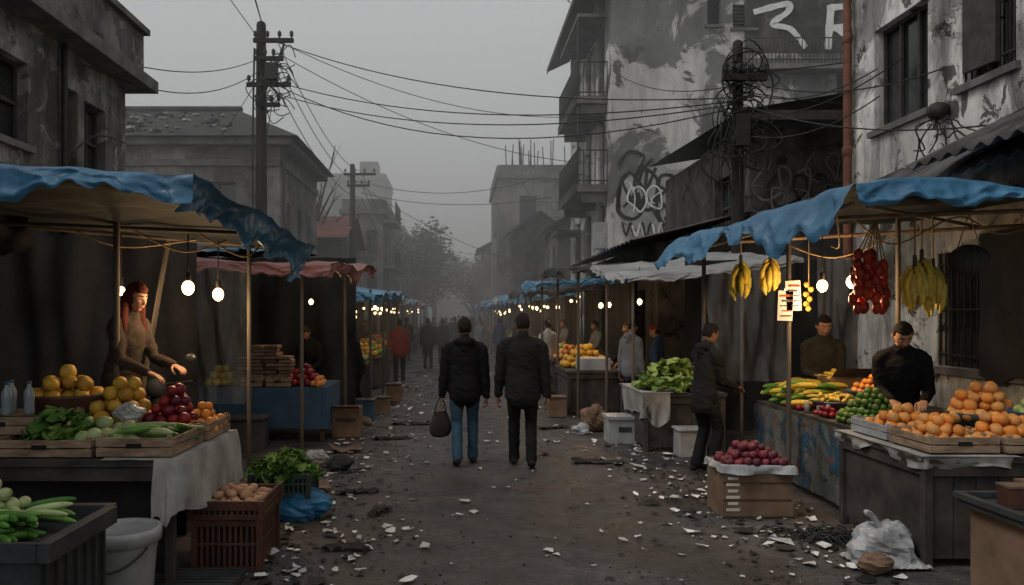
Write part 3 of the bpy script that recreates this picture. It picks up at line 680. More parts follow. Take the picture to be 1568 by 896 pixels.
# ------------------------------------------------------------ awnings
def awning(name,p00,p10,p11,p01,mat,sag=.15,wr=.05,val=(),nx=40,ny=30,seed=0,shade_sheet=True):
    p00,p10,p11,p01=map(V,(p00,p10,p11,p01)); mb=MB()
    def F(u,v):
        p=p00*(1-u)*(1-v)+p10*u*(1-v)+p11*u*v+p01*(1-u)*v
        e=4*u*(1-u)*.6+4*v*(1-v)*.4
        z=-sag*e+wr*nz(u*3+seed,v*3,seed)+wr*.35*nz(u*13+seed,v*11)+wr*.8*abs(nz(u*2+v*4+seed,v*2))
        return p+V((0,0,z))
    mb.grid(F,nx,ny,mat)
    if shade_sheet: mb.grid(lambda u,v:F(.01+.98*u,.01+.98*v)-V((0,0,.012)),nx,ny,m_undershade)  # added dark sheet below the tarp, its colour stands in for shade
    for edge,drop,out in val:
        L={'near':(p10-p00).length,'street':(p01-p00).length,'far':(p11-p01).length}[edge]
        def E(t,w,edge=edge,drop=drop,out=out,L=L):
            if edge=='near': p=F(t,0);o=V((0,-1,0))
            elif edge=='street': p=F(0,t);o=V((-1,0,0))
            else: p=F(t,1);o=V((0,1,0))
            s=t*L
            f=drop*(.85+.9*nz(s*.9+seed,3)+.45*nz(s*3.1+seed,7)+.2*nz(s*9+seed,7)); f=max(f,drop*.3)
            ridge=1-2*abs(nz(s*3.5+seed+w*.8,w*1.2))
            fold=(.06*nz(s*2.2+seed,w*.8)+.05*ridge**3+.035*nz(s*7+seed+w,w*2+2)+.02*nz(s*18,w*4))*(w**.5)
            return p+o*(out*w**.7+fold)+V((0,0,-f*w))
        mb.grid(E,150,12,mat)
    return mb
def post(mb,x,y,z,r=.025,x2=None,y2=None): mb.tube([(x,y,0),((x2 or x),(y2 or y),z)],r,m_post,8)

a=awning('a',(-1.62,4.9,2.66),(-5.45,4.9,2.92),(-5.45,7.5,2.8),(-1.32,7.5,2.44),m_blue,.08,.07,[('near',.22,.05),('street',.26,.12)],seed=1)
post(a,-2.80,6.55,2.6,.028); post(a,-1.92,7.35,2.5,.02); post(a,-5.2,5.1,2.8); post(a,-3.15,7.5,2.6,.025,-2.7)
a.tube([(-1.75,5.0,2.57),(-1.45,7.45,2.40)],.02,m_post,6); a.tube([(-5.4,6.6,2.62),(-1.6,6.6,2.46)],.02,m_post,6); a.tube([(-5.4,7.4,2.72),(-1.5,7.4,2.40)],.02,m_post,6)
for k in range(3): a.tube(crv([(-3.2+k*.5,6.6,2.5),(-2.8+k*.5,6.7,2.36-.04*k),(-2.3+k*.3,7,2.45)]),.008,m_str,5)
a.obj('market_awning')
def crump(c,r,mat,name,seed=0,k2=.16):
    mb=MB(); st=random.getstate(); random.seed(seed)
    def d_(d):
        return .80+.30*nz(d.x*1.3+seed,d.y*1.3,d.z*1.3)+.10*(1-2*abs(nz(d.x*3+seed,d.y*3,d.z*3)))+U(-.045,.045)
    mb.ball(c,r,mat,None,26,16,d_,sm=False); random.setstate(st); return mb
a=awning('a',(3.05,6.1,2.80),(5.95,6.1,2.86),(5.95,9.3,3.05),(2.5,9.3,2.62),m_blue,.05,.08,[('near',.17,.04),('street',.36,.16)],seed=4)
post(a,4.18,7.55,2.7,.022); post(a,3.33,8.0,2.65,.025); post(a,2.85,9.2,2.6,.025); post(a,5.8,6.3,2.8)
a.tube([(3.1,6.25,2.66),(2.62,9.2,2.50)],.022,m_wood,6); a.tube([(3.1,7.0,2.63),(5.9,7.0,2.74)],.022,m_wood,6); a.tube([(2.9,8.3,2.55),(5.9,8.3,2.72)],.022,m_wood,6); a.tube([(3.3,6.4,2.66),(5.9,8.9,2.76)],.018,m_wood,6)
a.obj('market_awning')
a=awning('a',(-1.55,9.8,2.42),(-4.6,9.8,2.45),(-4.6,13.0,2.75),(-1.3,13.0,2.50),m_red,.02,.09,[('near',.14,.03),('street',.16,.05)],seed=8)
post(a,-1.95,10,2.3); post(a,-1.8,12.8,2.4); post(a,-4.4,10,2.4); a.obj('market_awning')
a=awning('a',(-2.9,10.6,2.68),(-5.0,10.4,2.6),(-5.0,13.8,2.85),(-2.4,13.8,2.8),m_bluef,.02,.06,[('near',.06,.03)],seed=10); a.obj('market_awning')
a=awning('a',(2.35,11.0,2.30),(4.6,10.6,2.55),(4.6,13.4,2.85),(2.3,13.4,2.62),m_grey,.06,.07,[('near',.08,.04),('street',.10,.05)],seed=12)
post(a,2.45,11.1,2.3,.02); post(a,3.9,10.9,2.4); post(a,2.5,13.3,2.6); a.obj('market_awning')
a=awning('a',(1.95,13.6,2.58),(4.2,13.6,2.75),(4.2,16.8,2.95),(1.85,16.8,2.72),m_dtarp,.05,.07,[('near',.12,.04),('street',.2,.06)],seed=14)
post(a,2.1,13.8,2.5); post(a,2.1,16.6,2.5); a.obj('market_awning')

def table(x0,x1,y0,y1,h,mat=m_woodd,apron=0):
    b=MB(); b.bx(x0,x1,y0,y1,h-.045,h,mat)
    for sx in (x0+.05,x1-.05):
        for sy in (y0+.05,y1-.05): b.box((sx,sy,(h-.05)/2),(.06,.06,h-.05),mat)
    b.bx(x0+.083,x1-.083,y0+.02,y0+.045,h-.14,h-.048,mat); b.bx(x0+.02,x0+.045,y0+.083,y1-.083,h-.14,h-.048,mat); b.bx(x1-.045,x1-.02,y0+.083,y1-.083,h-.14,h-.048,mat)
    if apron: 
        k=int((x1-x0-.16)/.16)
        for i in range(k):
            xa=x0+.085+i*(x1-x0-.17)/k; b.bx(xa+.003,xa+(x1-x0-.17)/k-.004,y0+.05,y0+.07,.06,h-.05,mat)
        b.bx(x0+.05,x0+.07,y0+.085,y1-.085,.06,h-.05,mat); b.bx(x1-.07,x1-.05,y0+.085,y1-.085,.06,h-.05,mat)
    return b
def wcrate(x0,x1,y0,y1,z,h,mat=m_wood,name='wooden_crate'):
    b=MB(); t=.012
    b.bx(x0+t,x1-t,y0+t,y1-t,z+.004,z+.014,mat)
    ns=2 if h<.2 else 3; sh=(h-.01*(ns-1))/ns
    for i in range(ns):
        za=z+.004+i*(sh+.01); zb=za+sh
        b.bx(x0,x1,y0,y0+t,za,zb,mat); b.bx(x0,x1,y1-t,y1,za,zb,mat); b.bx(x0,x0+t,y0+t,y1-t,za,zb,mat); b.bx(x1-t,x1,y0+t,y1-t,za,zb,mat)
    for xx in (x0+.028,x1-.028):
        for yy in (y0+.028,y1-.028): b.box((xx,yy,z+h/2+.012),(.03,.03,h+.012),mat)
    mid=(x0+x1)/2; b.box((mid,y0-.004,z+h*.62),(.10,.006,.03),m_dark)
    return b.obj(name,bevel=.002)
def pcrate(x0,x1,y0,y1,z,h,mat,name='plastic_crate'):
    b=MB(); t=.02
    b.bx(x0+t+.01,x1-t-.01,y0+t+.01,y1-t-.01,z+.01,z+h*.75,m_dark)
    for za,zb in ((z,z+.035),(z+h*.5,z+h*.5+.02),(z+h-.045,z+h)):
        b.bx(x0,x1,y0,y0+t,za,zb,mat); b.bx(x0,x1,y1-t,y1,za,zb,mat); b.bx(x0,x0+t,y0+t,y1-t,za,zb,mat); b.bx(x1-t,x1,y0+t,y1-t,za,zb,mat)
    n=max(3,int((x1-x0)/.04))
    for i in range(n+1):
        x=x0+.008+(x1-x0-.016)*i/n
        b.box((x,y0+t/2+.002,z+h/2),(.022,.014,h-.01),mat)
    n=max(3,int((y1-y0)/.04))
    for i in range(n+1):
        y=y0+.01+(y1-y0-.02)*i/n
        for xx in (x0+t/2+.001,x1-t/2-.001): b.box((xx,y,z+h/2),(.014,.022,h-.01),mat)
    for xx in (x0,x1):
        for yy in (y0,y1): b.box((xx,yy,z+h/2),(.04,.04,h+.004),mat)
    return b.obj(name,bevel=.003)
def heap(name,cx,cy,z,w,d,r,layers,mat,shape='ball',el=(1,1,1),rnd=False,mb=None,jit=.25):
    own=mb is None; mb=mb or MB(); far=cy>14
    for L in range(layers):
        k=1-L/max(layers,1)*.85; hw=max(w/2*k-r*.6,.001);hd=max(d/2*k-r*.6,.001); zz=z+r*el[2]*.95+L*r*1.45*el[2]
        y=-hd; row=0
        while y<=hd+.001:
            x=-hw+(row%2)*r*el[0]
            while x<=hw+.001:
                if not rnd or (x/hw)**2+(y/hd)**2<1.15:
                    rr=r*U(.82,1.12); px=cx+x+U(-jit,jit)*r;py=cy+y+U(-jit,jit)*r;pz=zz+U(-.2,.2)*r
                    if far: mb.ball((px,py,pz),(rr*el[0],rr*el[1],rr*el[2]),mat,None,7,5)
                    else:
                        rot=Matrix.Rotation(U(0,6.28),3,'Z')@Matrix.Rotation(U(-.7,.7),3,'X')
                        mb.ball((px,py,pz),(rr*el[0],rr*el[1],rr*el[2]*U(.9,1.05)),mat,rot,12,9,lambda d:1-.12*max(0,(d.z-.82)/.18)+.07*nz(d.x*1.3+px*9,d.y*1.3,d.z*1.3))
                x+=2*r*el[0]*.98
            y+=2*r*el[1]*.88; row+=1
    if own: return mb.obj(name)
    return mb
def cuke(mb,c,L,r,ang,mat,bend=.1,tilt=0):
    c=V(c); d=V((cos(ang)*cos(tilt),sin(ang)*cos(tilt),sin(tilt))); sd=V((-sin(ang),cos(ang),0)); pts=[];rad=[]
    for i in range(8):
        t=i/7-.5; pts.append(c+d*L*t+V((0,0,bend*L*(.25-t*t)))+sd*bend*.5*L*(.25-t*t)); rad.append(r*(1-.55*abs(2*t)**4))
    mb.tube(pts,rad,mat,10)
def leaves(mb,cx,cy,z,w,d,h,n,s,mat):
    for i in range(n):
        a=U(0,6.28);q=math.sqrt(R()); x=cx+cos(a)*q*w/2;y=cy+sin(a)*q*d/2; zz=z+h*(1-q*q)*U(.3,1.05)+.01
        rt=Matrix.Rotation(U(0,6.28),3,'Z')@Matrix.Rotation(U(-.9,.9),3,'X')@Matrix.Rotation(U(-.9,.9),3,'Y'); L=s*U(.6,1.3);W=L*U(.45,.8);ph=U(0,9)
        mb.grid(lambda u,v:V((x,y,zz))+rt@V(((u-.5)*W*math.sqrt(max(.02,1-(2*v-1)**2)),(v-.5)*L,.25*L*(v-.5)**2*-2+.12*W*abs(u-.5)*4+.06*L*sin(v*9+ph)*abs(2*u-1))),4,5,mat)
def hangcloth(name,path,drop,mat,seed=0,fold=.04,ov=0,jag=.2,n=60):
    P=[V(p) for p in path]; mb=MB()
    def at(t):
        t=t*(len(P)-1); i=min(int(t),len(P)-2); return P[i].lerp(P[i+1],t-i)
    def F(u,v):
        p=at(u); q=at(min(u+.04,1))-at(max(u-.04,0)); nrm=V((q.y,-q.x,0)); nrm=nrm.normalized() if nrm.length>0 else V((0,-1,0))
        f=fold*(1.4*nz(u*len(P)*2.2,v*.8,seed)+.9*nz(u*len(P)*5,v*1.2,seed))*v
        return p+nrm*(f+fold*.8*v**.5)+V((0,0,-drop*v*(1-jag*.3+jag*nz(u*4+seed,1)*1.2)))
    mb.grid(F,n,12,mat); return mb

# -------- LEFT FRONT STALL
table(-4.6,-1.82,5.15,6.45,.85,m_woodd).obj('market_table',bevel=.004)
b=hangcloth('c',[(-1.95,5.12,.862),(-1.80,5.13,.862),(-1.79,6.0,.862),(-1.80,6.5,.862)],.46,m_cloth,3,.05,jag=.5)
b.grid(lambda u,v:V((-2.3+.5*v,5.13+1.36*u,.856+.006*nz(u*9,v*4))),30,6,m_cloth); b.obj('white_tablecloth')
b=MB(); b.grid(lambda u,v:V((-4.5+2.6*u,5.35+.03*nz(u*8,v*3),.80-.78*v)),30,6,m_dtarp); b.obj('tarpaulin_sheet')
wcrate(-2.36,-1.86,5.2,5.84,.862,.12); wcrate(-2.36,-1.84,5.88,6.46,.862,.12); wcrate(-3.08,-2.40,5.22,5.85,.855,.11); wcrate(-3.8,-3.12,5.22,5.85,.855,.11); wcrate(-3.5,-2.78,5.45,5.95,.968,.12)
wcrate(-3.3,-2.66,5.98,6.4,.855,.13)
heap('melon_pile',-2.52,6.15,.95,.55,.5,.062,4,m_mel)
heap('red_apple_pile',-2.14,6.1,.90,.42,.52,.046,5,m_apr)
heap('tangerine_pile',-1.95,6.22,.89,.24,.44,.036,4,m_org)
mb=MB()
heap('',-2.50,5.60,.90,.34,.36,.058,2,m_zuc,mb=mb)
for i in range(9): mb.ball((U(-2.55,-2.25),U(5.3,5.7),.95+U(0,.07)),(.052,.05,U(.065,.085)),m_zuc if R()<.7 else m_grn,Matrix.Rotation(U(-1.5,1.5),3,'X'),14,10,lambda d:1-.3*max(0,d.z)**2)
mb.obj('squash_pile')
mb=MB()
for i in range(18): cuke(mb,(U(-2.15,-1.98),U(5.3,5.8),.90+U(0,.13)),U(.26,.34),U(.020,.027),U(-.5,.4),m_cuc if R()<.65 else m_zuc,.05,U(-.05,.1))
for i in range(8): cuke(mb,(U(-2.35,-2.15),U(5.28,5.5),.93+U(0,.06)),U(.15,.22),.03,U(-.6,.6),m_zuc,.05)
mb.obj('courgette_pile')
mb=MB(); leaves(mb,-2.72,5.5,.93,.46,.44,.22,150,.13,m_leaf); mb.obj('leafy_greens')
mb=crump((-2.38,5.78,1.08),(.12,.10,.08),m_bag,'x',4); mb.obj('plastic_bag')
mb=MB(); mb.lathe((-2.98,6.12,.985),[(.0,0),(.20,0),(.235,.03),(.285,.17),(.305,.19),(.305,.21),(.275,.205),(.22,.05),(0,.04)],m_bowl,32); mb.obj('clay_bowl')
heap('yellow_melon_pile',-2.98,6.12,1.12,.54,.54,.060,3,m_mel,rnd=True)
for x,y in ((-3.14,5.55),(-3.2,5.72),(-3.02,5.62)):
    mb=MB(); mb.lathe((x,y,1.09),[(0,0),(.033,0),(.035,.02),(.033,.08),(.036,.12),(.034,.16),(.014,.20),(.014,.22)],m_bot,16); mb.lathe((x,y,1.305),[(.016,0),(.016,.02),(0,.02)],m_bluecl,12); mb.obj('water_bottle')
b=MB(); b.bx(-3.3,-1.86,3.55,4.22,0,.70,m_greyp)
for i in range(14): x=-3.25+i*.102; b.box((x,4.225,.36),(.02,.02,.62),m_greyp)
for i in range(7): b.box((-1.852,3.6+i*.095,.36),(.02,.02,.62),m_greyp)
b.bx(-3.36,-1.82,4.2,4.26,.70,.79,m_greyp); b.bx(-1.85,-1.79,3.5,4.198,.70,.79,m_greyp); b.bx(-3.36,-1.852,3.5,3.53,.70,.79,m_greyp)
b.obj('storage_bin',bevel=.004)
mb=MB()
for i in range(120): cuke(mb,(U(-2.9,-1.98),U(3.6,4.05),.73+U(0,.12)),U(.18,.28),U(.015,.021),U(-.9,.5),m_cuc if R()<.8 else m_zuc,.06,U(-.1,.15))
heap('',-2.42,4.03,.76,.70,.26,.034,4,m_zuc,mb=mb); mb.obj('cucumber_and_squash_pile')
mb=MB(); c=(-2.04,4.86,0); mb.lathe(c,[(0,.0),(.165,0),(.17,.02),(.195,.36),(.20,.37),(.20,.40),(.205,.41),(.225,.42),(.228,.47),(.222,.50),(.20,.50),(.195,.485),(0,.48)],m_white,40)
mb.tube([V(c)+V((.212*cos(a),.212*sin(a),.40-.12*math.sin(max(0,min(1,(a-3.4)/2.4))*pi))) for a in [3.4+i*.2 for i in range(13)]],.007,m_greyp,6); mb.obj('plastic_bucket')
pcrate(-1.83,-1.38,5.55,6.1,0,.36,m_brown); pcrate(-1.85,-1.36,5.53,6.12,.365,.13,m_brown)
heap('potato_pile',-1.6,5.83,.43,.42,.50,.038,2,m_pota,el=(1.2,.9,.85))
mb=crump((-1.45,7.05,.13),(.34,.28,.20),m_bagb,'x',2); mb.obj('plastic_bag')
pcrate(-1.78,-1.28,6.85,7.25,.22,.20,m_green)
mb=MB(); leaves(mb,-1.53,7.05,.36,.62,.46,.22,190,.13,m_leaf); leaves(mb,-1.53,7.05,.36,.56,.42,.2,70,.12,m_cuc); mb.obj('leafy_greens')
b=MB()
for i in range(9): b.box((-1.75,4.95+i*.06,.05),(.62,.035,.02),m_greyp)
b.bx(-2.06,-2.02,4.9,5.5,0,.04,m_greyp); b.bx(-1.48,-1.44,4.9,5.5,0,.04,m_greyp); b.obj('wooden_pallet')
b=MB(); b.bx(-3.4,-2.2,6.48,7.2,0,.33,m_woodd)
for i in range(6): b.bx(-3.42,-2.18,6.47+i*.125,6.47+i*.125+.11,.333,.36,m_wood)
b.obj('wooden_platform')
person('woman_vendor',(-2.86,6.78,.36),-112,1.72,lean=12,hy=-2,hp=2,hands=((-.16,.42,1.02),(.12,.40,.98)),top=k_brn,skin=k_skin,hair='long',hairm=k_hairr,female=True,curl=.45,coat=.15,hood=True)
b=MB()
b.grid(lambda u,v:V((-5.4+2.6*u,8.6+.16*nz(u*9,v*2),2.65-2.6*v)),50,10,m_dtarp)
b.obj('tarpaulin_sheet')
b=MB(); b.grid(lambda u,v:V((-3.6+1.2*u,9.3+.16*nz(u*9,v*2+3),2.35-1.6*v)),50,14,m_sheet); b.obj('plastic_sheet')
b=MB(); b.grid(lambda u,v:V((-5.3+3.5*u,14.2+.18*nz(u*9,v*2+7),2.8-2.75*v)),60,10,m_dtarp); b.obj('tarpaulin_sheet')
b=MB(); b.grid(lambda u,v:V((-5.0+1.3*u,6.9+.12*nz(u*7,v*2+7),2.65-.45*v*(1+.3*sin(u*5)))),40,10,m_brt); b.obj('tarpaulin_sheet')
b=MB(); cx,cy=-3.0,8.2
for yy in (7.75,8.85):
    b.tube([(cx,yy+.24*cos(a),.28+.24*sin(a)) for a in [i*2*pi/20 for i in range(21)]],.045,m_black,8,side=(1,0,0),cap=False); b.lathe((cx,yy,.28),[(.05,-.02),(.05,.02)],m_steel,8)
b.tube([(cx,7.78,.3),(cx,7.95,.75),(cx,8.02,1.1)],[.05,.09,.06],m_black,10); b.tube([(cx,7.95,.35),(cx,8.3,.32),(cx,8.6,.5),(cx,8.95,.6)],[.10,.12,.16,.10],m_black,12)
b.tube([(cx,8.3,.8),(cx,8.6,.84),(cx,8.95,.86)],[(.12,.05),(.14,.06),(.10,.05)],m_greyp,10,side=(1,0,0))
b.tube(crv([(cx-.34,7.98,1.12),(cx-.15,8.0,1.1),(cx,8.02,1.08),(cx+.15,8.0,1.1),(cx+.34,7.98,1.12)]),.018,m_iron,6); b.ball((cx,7.93,1.06),(.10,.09,.10),m_greyp)
for s in (-1,1): b.tube([(cx+s*.25,8,1.12),(cx+s*.33,7.98,1.32)],.008,m_iron,5); b.ball((cx+s*.33,7.97,1.36),(.06,.015,.045),m_steel)
b.obj('motor_scooter')
# -------- LEFT SECOND STALL
table(-3.65,-1.85,11.2,12.6,.75,m_woodd).obj('market_table',bevel=.004)
b=hangcloth('c',[(-3.68,12.4,.765),(-3.68,11.17,.765),(-1.84,11.17,.765),(-1.83,12.4,.765)],.6,m_bluecl,5,.02,jag=.1,n=90); b.grid(lambda u,v:V((-3.68+1.85*u,11.17+1.3*v,.762+.004*nz(u*9,v*9))),10,8,m_bluecl); b.obj('blue_tablecloth')
mb=MB()
for sx in range(4):
    for k in range(11 if sx in(1,2) else 8): mb.box((-3.10+sx*.20+U(-.02,.02),11.65+U(-.02,.02),.80+k*.052),(.18,.30,.040),m_cardb,U(-.16,.16))
mb.obj('carton_stack')
wcrate(-3.05,-2.75,11.22,11.5,.77,.12); wcrate(-2.7,-2.35,11.22,11.5,.77,.12)
heap('red_apple_pile',-2.2,11.6,.77,.5,.6,.05,4,m_apr); heap('melon_pile',-3.4,11.6,.77,.35,.6,.06,3,m_plan); heap('tomato_pile',-1.98,11.5,.77,.2,.5,.04,2,m_org)
b=MB(); b.bx(-1.82,-1.42,11.6,12.0,0,.42,m_card); b.grid(lambda u,v:V((-1.82+.4*u,11.6-.16*v,.42+.05*v)),1,1,m_card); b.box((-1.62,11.596,.25),(.3,.002,.06),m_woodd); b.obj('cardboard_box',bevel=.004)
b=MB(); b.bx(-3.0,-2.55,10.4,10.8,0,.4,m_brt); b.bx(-3.03,-2.52,10.37,10.83,.4,.44,m_greyp); b.obj('storage_box',bevel=.01)
# flattened cardboard and bags at the foot of the left stalls
for x,y,w_,d_,a_ in ((-1.55,8.1,.5,.35,.3),(-1.75,8.9,.4,.3,-.4),(-1.45,10.4,.4,.3,.2)):
    b=MB(); b.grid(lambda u,v:V((x,y,.03))+Matrix.Rotation(a_,3,'Z')@V(((u-.5)*w_,(v-.5)*d_,.10*abs(u-.5)**1.3+.04*nz(u*3+x,v*3))),12,8,m_card); b.obj('flattened_carton',solid=.006)
for i,(x,y) in enumerate(((-1.7,9.6),(-1.5,12.8),(1.85,11.9),(-1.35,9.2))):
    mb=crump((x,y,.07),(.16,.13,.10),(m_bag,m_card,m_bag,m_dtarp)[i],'x',20+i); mb.obj('rubbish_bag')
person('market_vendor',(-2.35,13.05,0),160,1.68,lean=22,hp=25,hands=((-.15,.38,.95),(.15,.38,.95)),top=k_black,vox=.02)
person('market_vendor',(-1.85,15.0,0),120,1.6,lean=15,hp=15,hands=((-.15,.38,.95),(.15,.38,.95)),top=k_char,vox=.03)

# -------- RIGHT FRONT STALL
table(3.28,5.2,5.6,6.9,.79,m_woodd,1).obj('market_table',bevel=.004)
b=table(3.5,5.2,7.0,9.3,.79,m_woodd)
b.grid(lambda u,v:V((3.47+.03*nz(u*14,v*5),7.0+2.3*u,.06+.70*v)),60,6,m_panel); b.obj('market_table',bevel=.003)
b=hangcloth('c',[(3.9,5.57,.80),(3.27,5.58,.80),(3.25,6.3,.80),(3.27,6.9,.80)],.13,m_cloth,7,.04,jag=.9)
b.grid(lambda u,v:V((3.26+.7*u,5.58+1.32*v,.796+.004*nz(u*9,v*9))),10,12,m_cloth); b.obj('white_tablecloth')
wcrate(3.36,3.86,5.66,6.2,.806,.11); wcrate(3.90,4.42,5.64,6.15,.806,.11); wcrate(3.36,3.86,6.24,6.8,.806,.11,m_white,'plastic_tray')
mb=MB(); heap('',3.62,5.98,.84,.44,.5,.045,3,m_org,mb=mb); heap('',4.10,5.95,.84,.55,.5,.045,3,m_org,mb=mb); heap('',3.62,6.5,.86,.44,.46,.045,3,m_org,mb=mb); mb.obj('orange_pile')
mb=MB(); mb.lathe((4.35,6.5,.80),[(0,0),(.2,0),(.3,.15),(.33,.2),(.3,.2),(.2,.03),(0,.03)],m_green,28); mb.obj('green_basket')
heap('orange_pile',4.32,6.55,.93,.6,.56,.05,4,m_org,rnd=True)
mb=MB(); mb.lathe((4.42,5.95,.93),[(0,0),(.2,0),(.26,.12),(.28,.14),(.25,.14),(.19,.02),(0,.02)],m_bluecl,28); mb.obj('blue_basket')
heap('green_apple_pile',4.42,5.95,1.02,.46,.46,.045,3,m_grn,rnd=True)
heap('avocado_pile',3.82,7.35,.80,.62,.62,.033,7,m_avo,el=(1,.9,.9),rnd=True)
for cx,cy,z,r in ((4.15,7.9,.93,.27),(3.78,8.0,.82,.22)): mb=MB(); mb.lathe((cx,cy,z),[(0,0),(r*.6,0),(r*.95,.09),(r,.11),(r*.92,.11),(r*.55,.02),(0,.02)],m_bluecl if r>.25 else m_steel,28); mb.obj('produce_bowl')
b=MB(); b.bx(3.9,4.4,7.7,8.1,.80,.93,m_card); b.obj('cardboard_box')
heap('apricot_pile',4.15,7.9,1.01,.44,.44,.03,4,m_org,rnd=True)
mb=MB()
for i in range(26): cuke(mb,(3.78+U(-.14,.14),8.0+U(-.14,.14),.92+U(0,.07)),.16,.02,U(0,3),m_ban,.15)
mb.obj('banana_pile')
mb=MB()
for i in range(70): cuke(mb,(U(3.55,4.0),U(8.3,9.1),.82+U(0,.22)),U(.2,.28),.032,U(-.6,.6),m_plan if R()<.75 else m_cuc,.15,U(-.2,.2))
mb.obj('plantain_pile')
heap('chilli_pile',3.62,8.45,.80,.2,.4,.03,2,m_apr); heap('red_apple_pile',3.62,7.75,.80,.2,.25,.03,2,m_apr)
b=MB(); b.bx(4.02,4.42,8.55,8.9,.8,1.12,m_card); b.quad((4.02,8.55,1.12),(4.42,8.55,1.12),(4.42,8.42,1.22),(4.02,8.42,1.22),m_card); b.obj('cardboard_box')
heap('banana_heap',4.2,8.72,1.08,.35,.3,.03,3,m_ban,el=(1.6,.8,.8))
for x,y in ((3.62,7.95),(3.66,7.85),(3.56,8.1)):
    mb=MB(); mb.lathe((x,y,.80),[(0,0),(.03,0),(.03,.07),(.022,.09),(.024,.11),(0,.11)],m_cloth,14); mb.obj('glass_jar')
def bunch(loc,n,L,r,mat,name,zt):
    mb=MB(); c=V(loc); mb.tube([(c.x,c.y,zt),c+V((0,0,.02))],.008,m_str,5); mb.tube([c+V((0,0,.05)),c+V((0,0,-.16))],.02,m_woodd,6)
    for i in range(n):
        a=2.4*i+U(-.2,.2); ti=i/n; b0=c+V((0,0,-.02-.16*ti)); o=V((cos(a),sin(a),0)); k=U(.85,1.1)
        mb.tube([b0,b0+o*.045+V((0,0,-.02)),b0+o*.085*k+V((0,0,-L*.4)),b0+o*.085*k+V((0,0,-L*.75)),b0+o*.06+V((0,0,-L*k))],[r*.4,r*.7,r,r*.95,r*.3],mat,8)
    mb.obj(name)
bunch((4.20,7.2,2.32),15,.30,.030,m_ban,'hanging_bananas',2.7); bunch((4.08,7.1,2.26),13,.28,.030,m_ban,'hanging_bananas',2.7)
bunch((4.33,7.25,2.24),13,.28,.030,m_ban,'hanging_bananas',2.7)
bunch((3.38,8.6,2.42),13,.26,.030,m_ban,'hanging_bananas',2.6); bunch((3.10,8.7,2.38),11,.26,.030,m_plan,'hanging_bananas',2.6)
mb=MB()
for k in range(8):
    x=3.68+(k%4)*.085; y=7.3+(k//4)*.08+U(-.03,.03); zb=1.98+U(-.08,.10)
    mb.tube([(3.84,7.3,2.68),(x,y,zb+.3)],.007,m_str,5)
    for j in range(5): mb.ball((x+U(-.02,.02),y+U(-.02,.02),zb+.27-.085*j),(.042,.042,.062),m_saus,Matrix.Rotation(U(-.4,.4),3,'Y'),10,8)
mb.obj('hanging_peppers')
mb=MB()
for j in range(6): mb.ball((3.62+U(-.03,.03),8.2,2.1-.05*j),(.028,.028,.03),m_mel,None,8,6)
mb.tube([(3.62,8.2,2.6),(3.62,8.2,1.85)],.006,m_str,5); mb.obj('hanging_garlic')
mb=MB(); mb.ball((4.5,7.0,2.27),(.15,.15,.13),m_brt,None,16,10,sm=True)
for k in range(8): mb.tube([V((4.5,7.0,2.27))+V((.154*cos(a)*cos(k*pi/8),.154*cos(a)*sin(k*pi/8),.134*sin(a))) for a in [i*pi/10 for i in range(21)]],.006,m_woodd,5,cap=False)
for s in (-.12,.12): mb.tube([(4.5+s,7.0,2.33),(4.5,7.0,2.68)],.006,m_str,5)
mb.obj('hanging_basket')
mb=MB()
for x,z,r in ((3.28,1.88,.1),(3.36,1.98,0.15)):
    mb.box((x,7.96,z),(.15,.006,.30),m_sign,Matrix.Rotation(.04 if x<3.3 else -.05,3,'Y'))
    for j in range(5): mb.box((x+U(-.01,.01),7.955-.004,z+.10-.05*j),(.11-.02*(j%2),.002,.022 if j<2 else .012),m_ink if j in(0,3) else m_iron)
mb.obj('price_sign')
for (pts) in ([(3.0,6.3,2.6),(3.5,7.3,2.42),(3.9,8.3,2.5)],[(3.3,8,2.5),(3.7,7.8,2.35),(4.2,7.55,2.55)],[(3.5,7.0,2.62),(3.9,7.1,2.42),(4.4,7.0,2.65),(4.8,7,2.5),(5.4,7,2.7)]):
    mb=MB(); mb.tube(crv(pts,8),.008,m_str,5); mb.obj('rope')
person('fruit_vendor',(4.24,7.62,0),155,1.80,lean=22,hy=10,hp=20,hands=((-.16,.36,.98),(.10,.40,.98)),top=k_black,curl=.6,skin=k_skin)
person('market_vendor',(4.42,9.65,0),165,1.80,lean=8,hy=10,hp=14,hands=((-.12,.34,1.05),(.12,.34,1.05)),top=k_oliv,hood=False,skin=k_skin)
person('customer_man',(2.80,9.05,0),-68,1.70,lean=6,hy=0,hp=18,hands=((-.12,.40,1.02),(.12,.36,1.0)),top=k_char,bottom=k_dark,coat=.16,curl=.5,hood=True,feet=((-.10,-.03,.09),(.10,.05,.09)))
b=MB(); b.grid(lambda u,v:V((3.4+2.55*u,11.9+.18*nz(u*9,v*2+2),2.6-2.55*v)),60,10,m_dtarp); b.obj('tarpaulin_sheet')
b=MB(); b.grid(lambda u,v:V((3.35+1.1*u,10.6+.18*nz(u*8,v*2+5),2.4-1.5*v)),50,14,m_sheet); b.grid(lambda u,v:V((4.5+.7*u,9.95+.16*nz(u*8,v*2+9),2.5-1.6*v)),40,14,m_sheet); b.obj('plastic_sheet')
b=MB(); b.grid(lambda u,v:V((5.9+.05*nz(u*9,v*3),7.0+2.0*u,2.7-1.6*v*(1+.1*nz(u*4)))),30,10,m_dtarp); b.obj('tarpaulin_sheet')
b=MB(); b.bx(2.34,2.94,7.0,7.45,0,.46,m_card)
for i in range(3): 
    z0=.02+i*.15; b.bx(2.33,2.95,6.985,6.998,z0,z0+.12,m_card)
    for j in range(5): b.bx(2.943,2.955,7.01+j*.09,7.08+j*.09,z0,z0+.12,m_card)
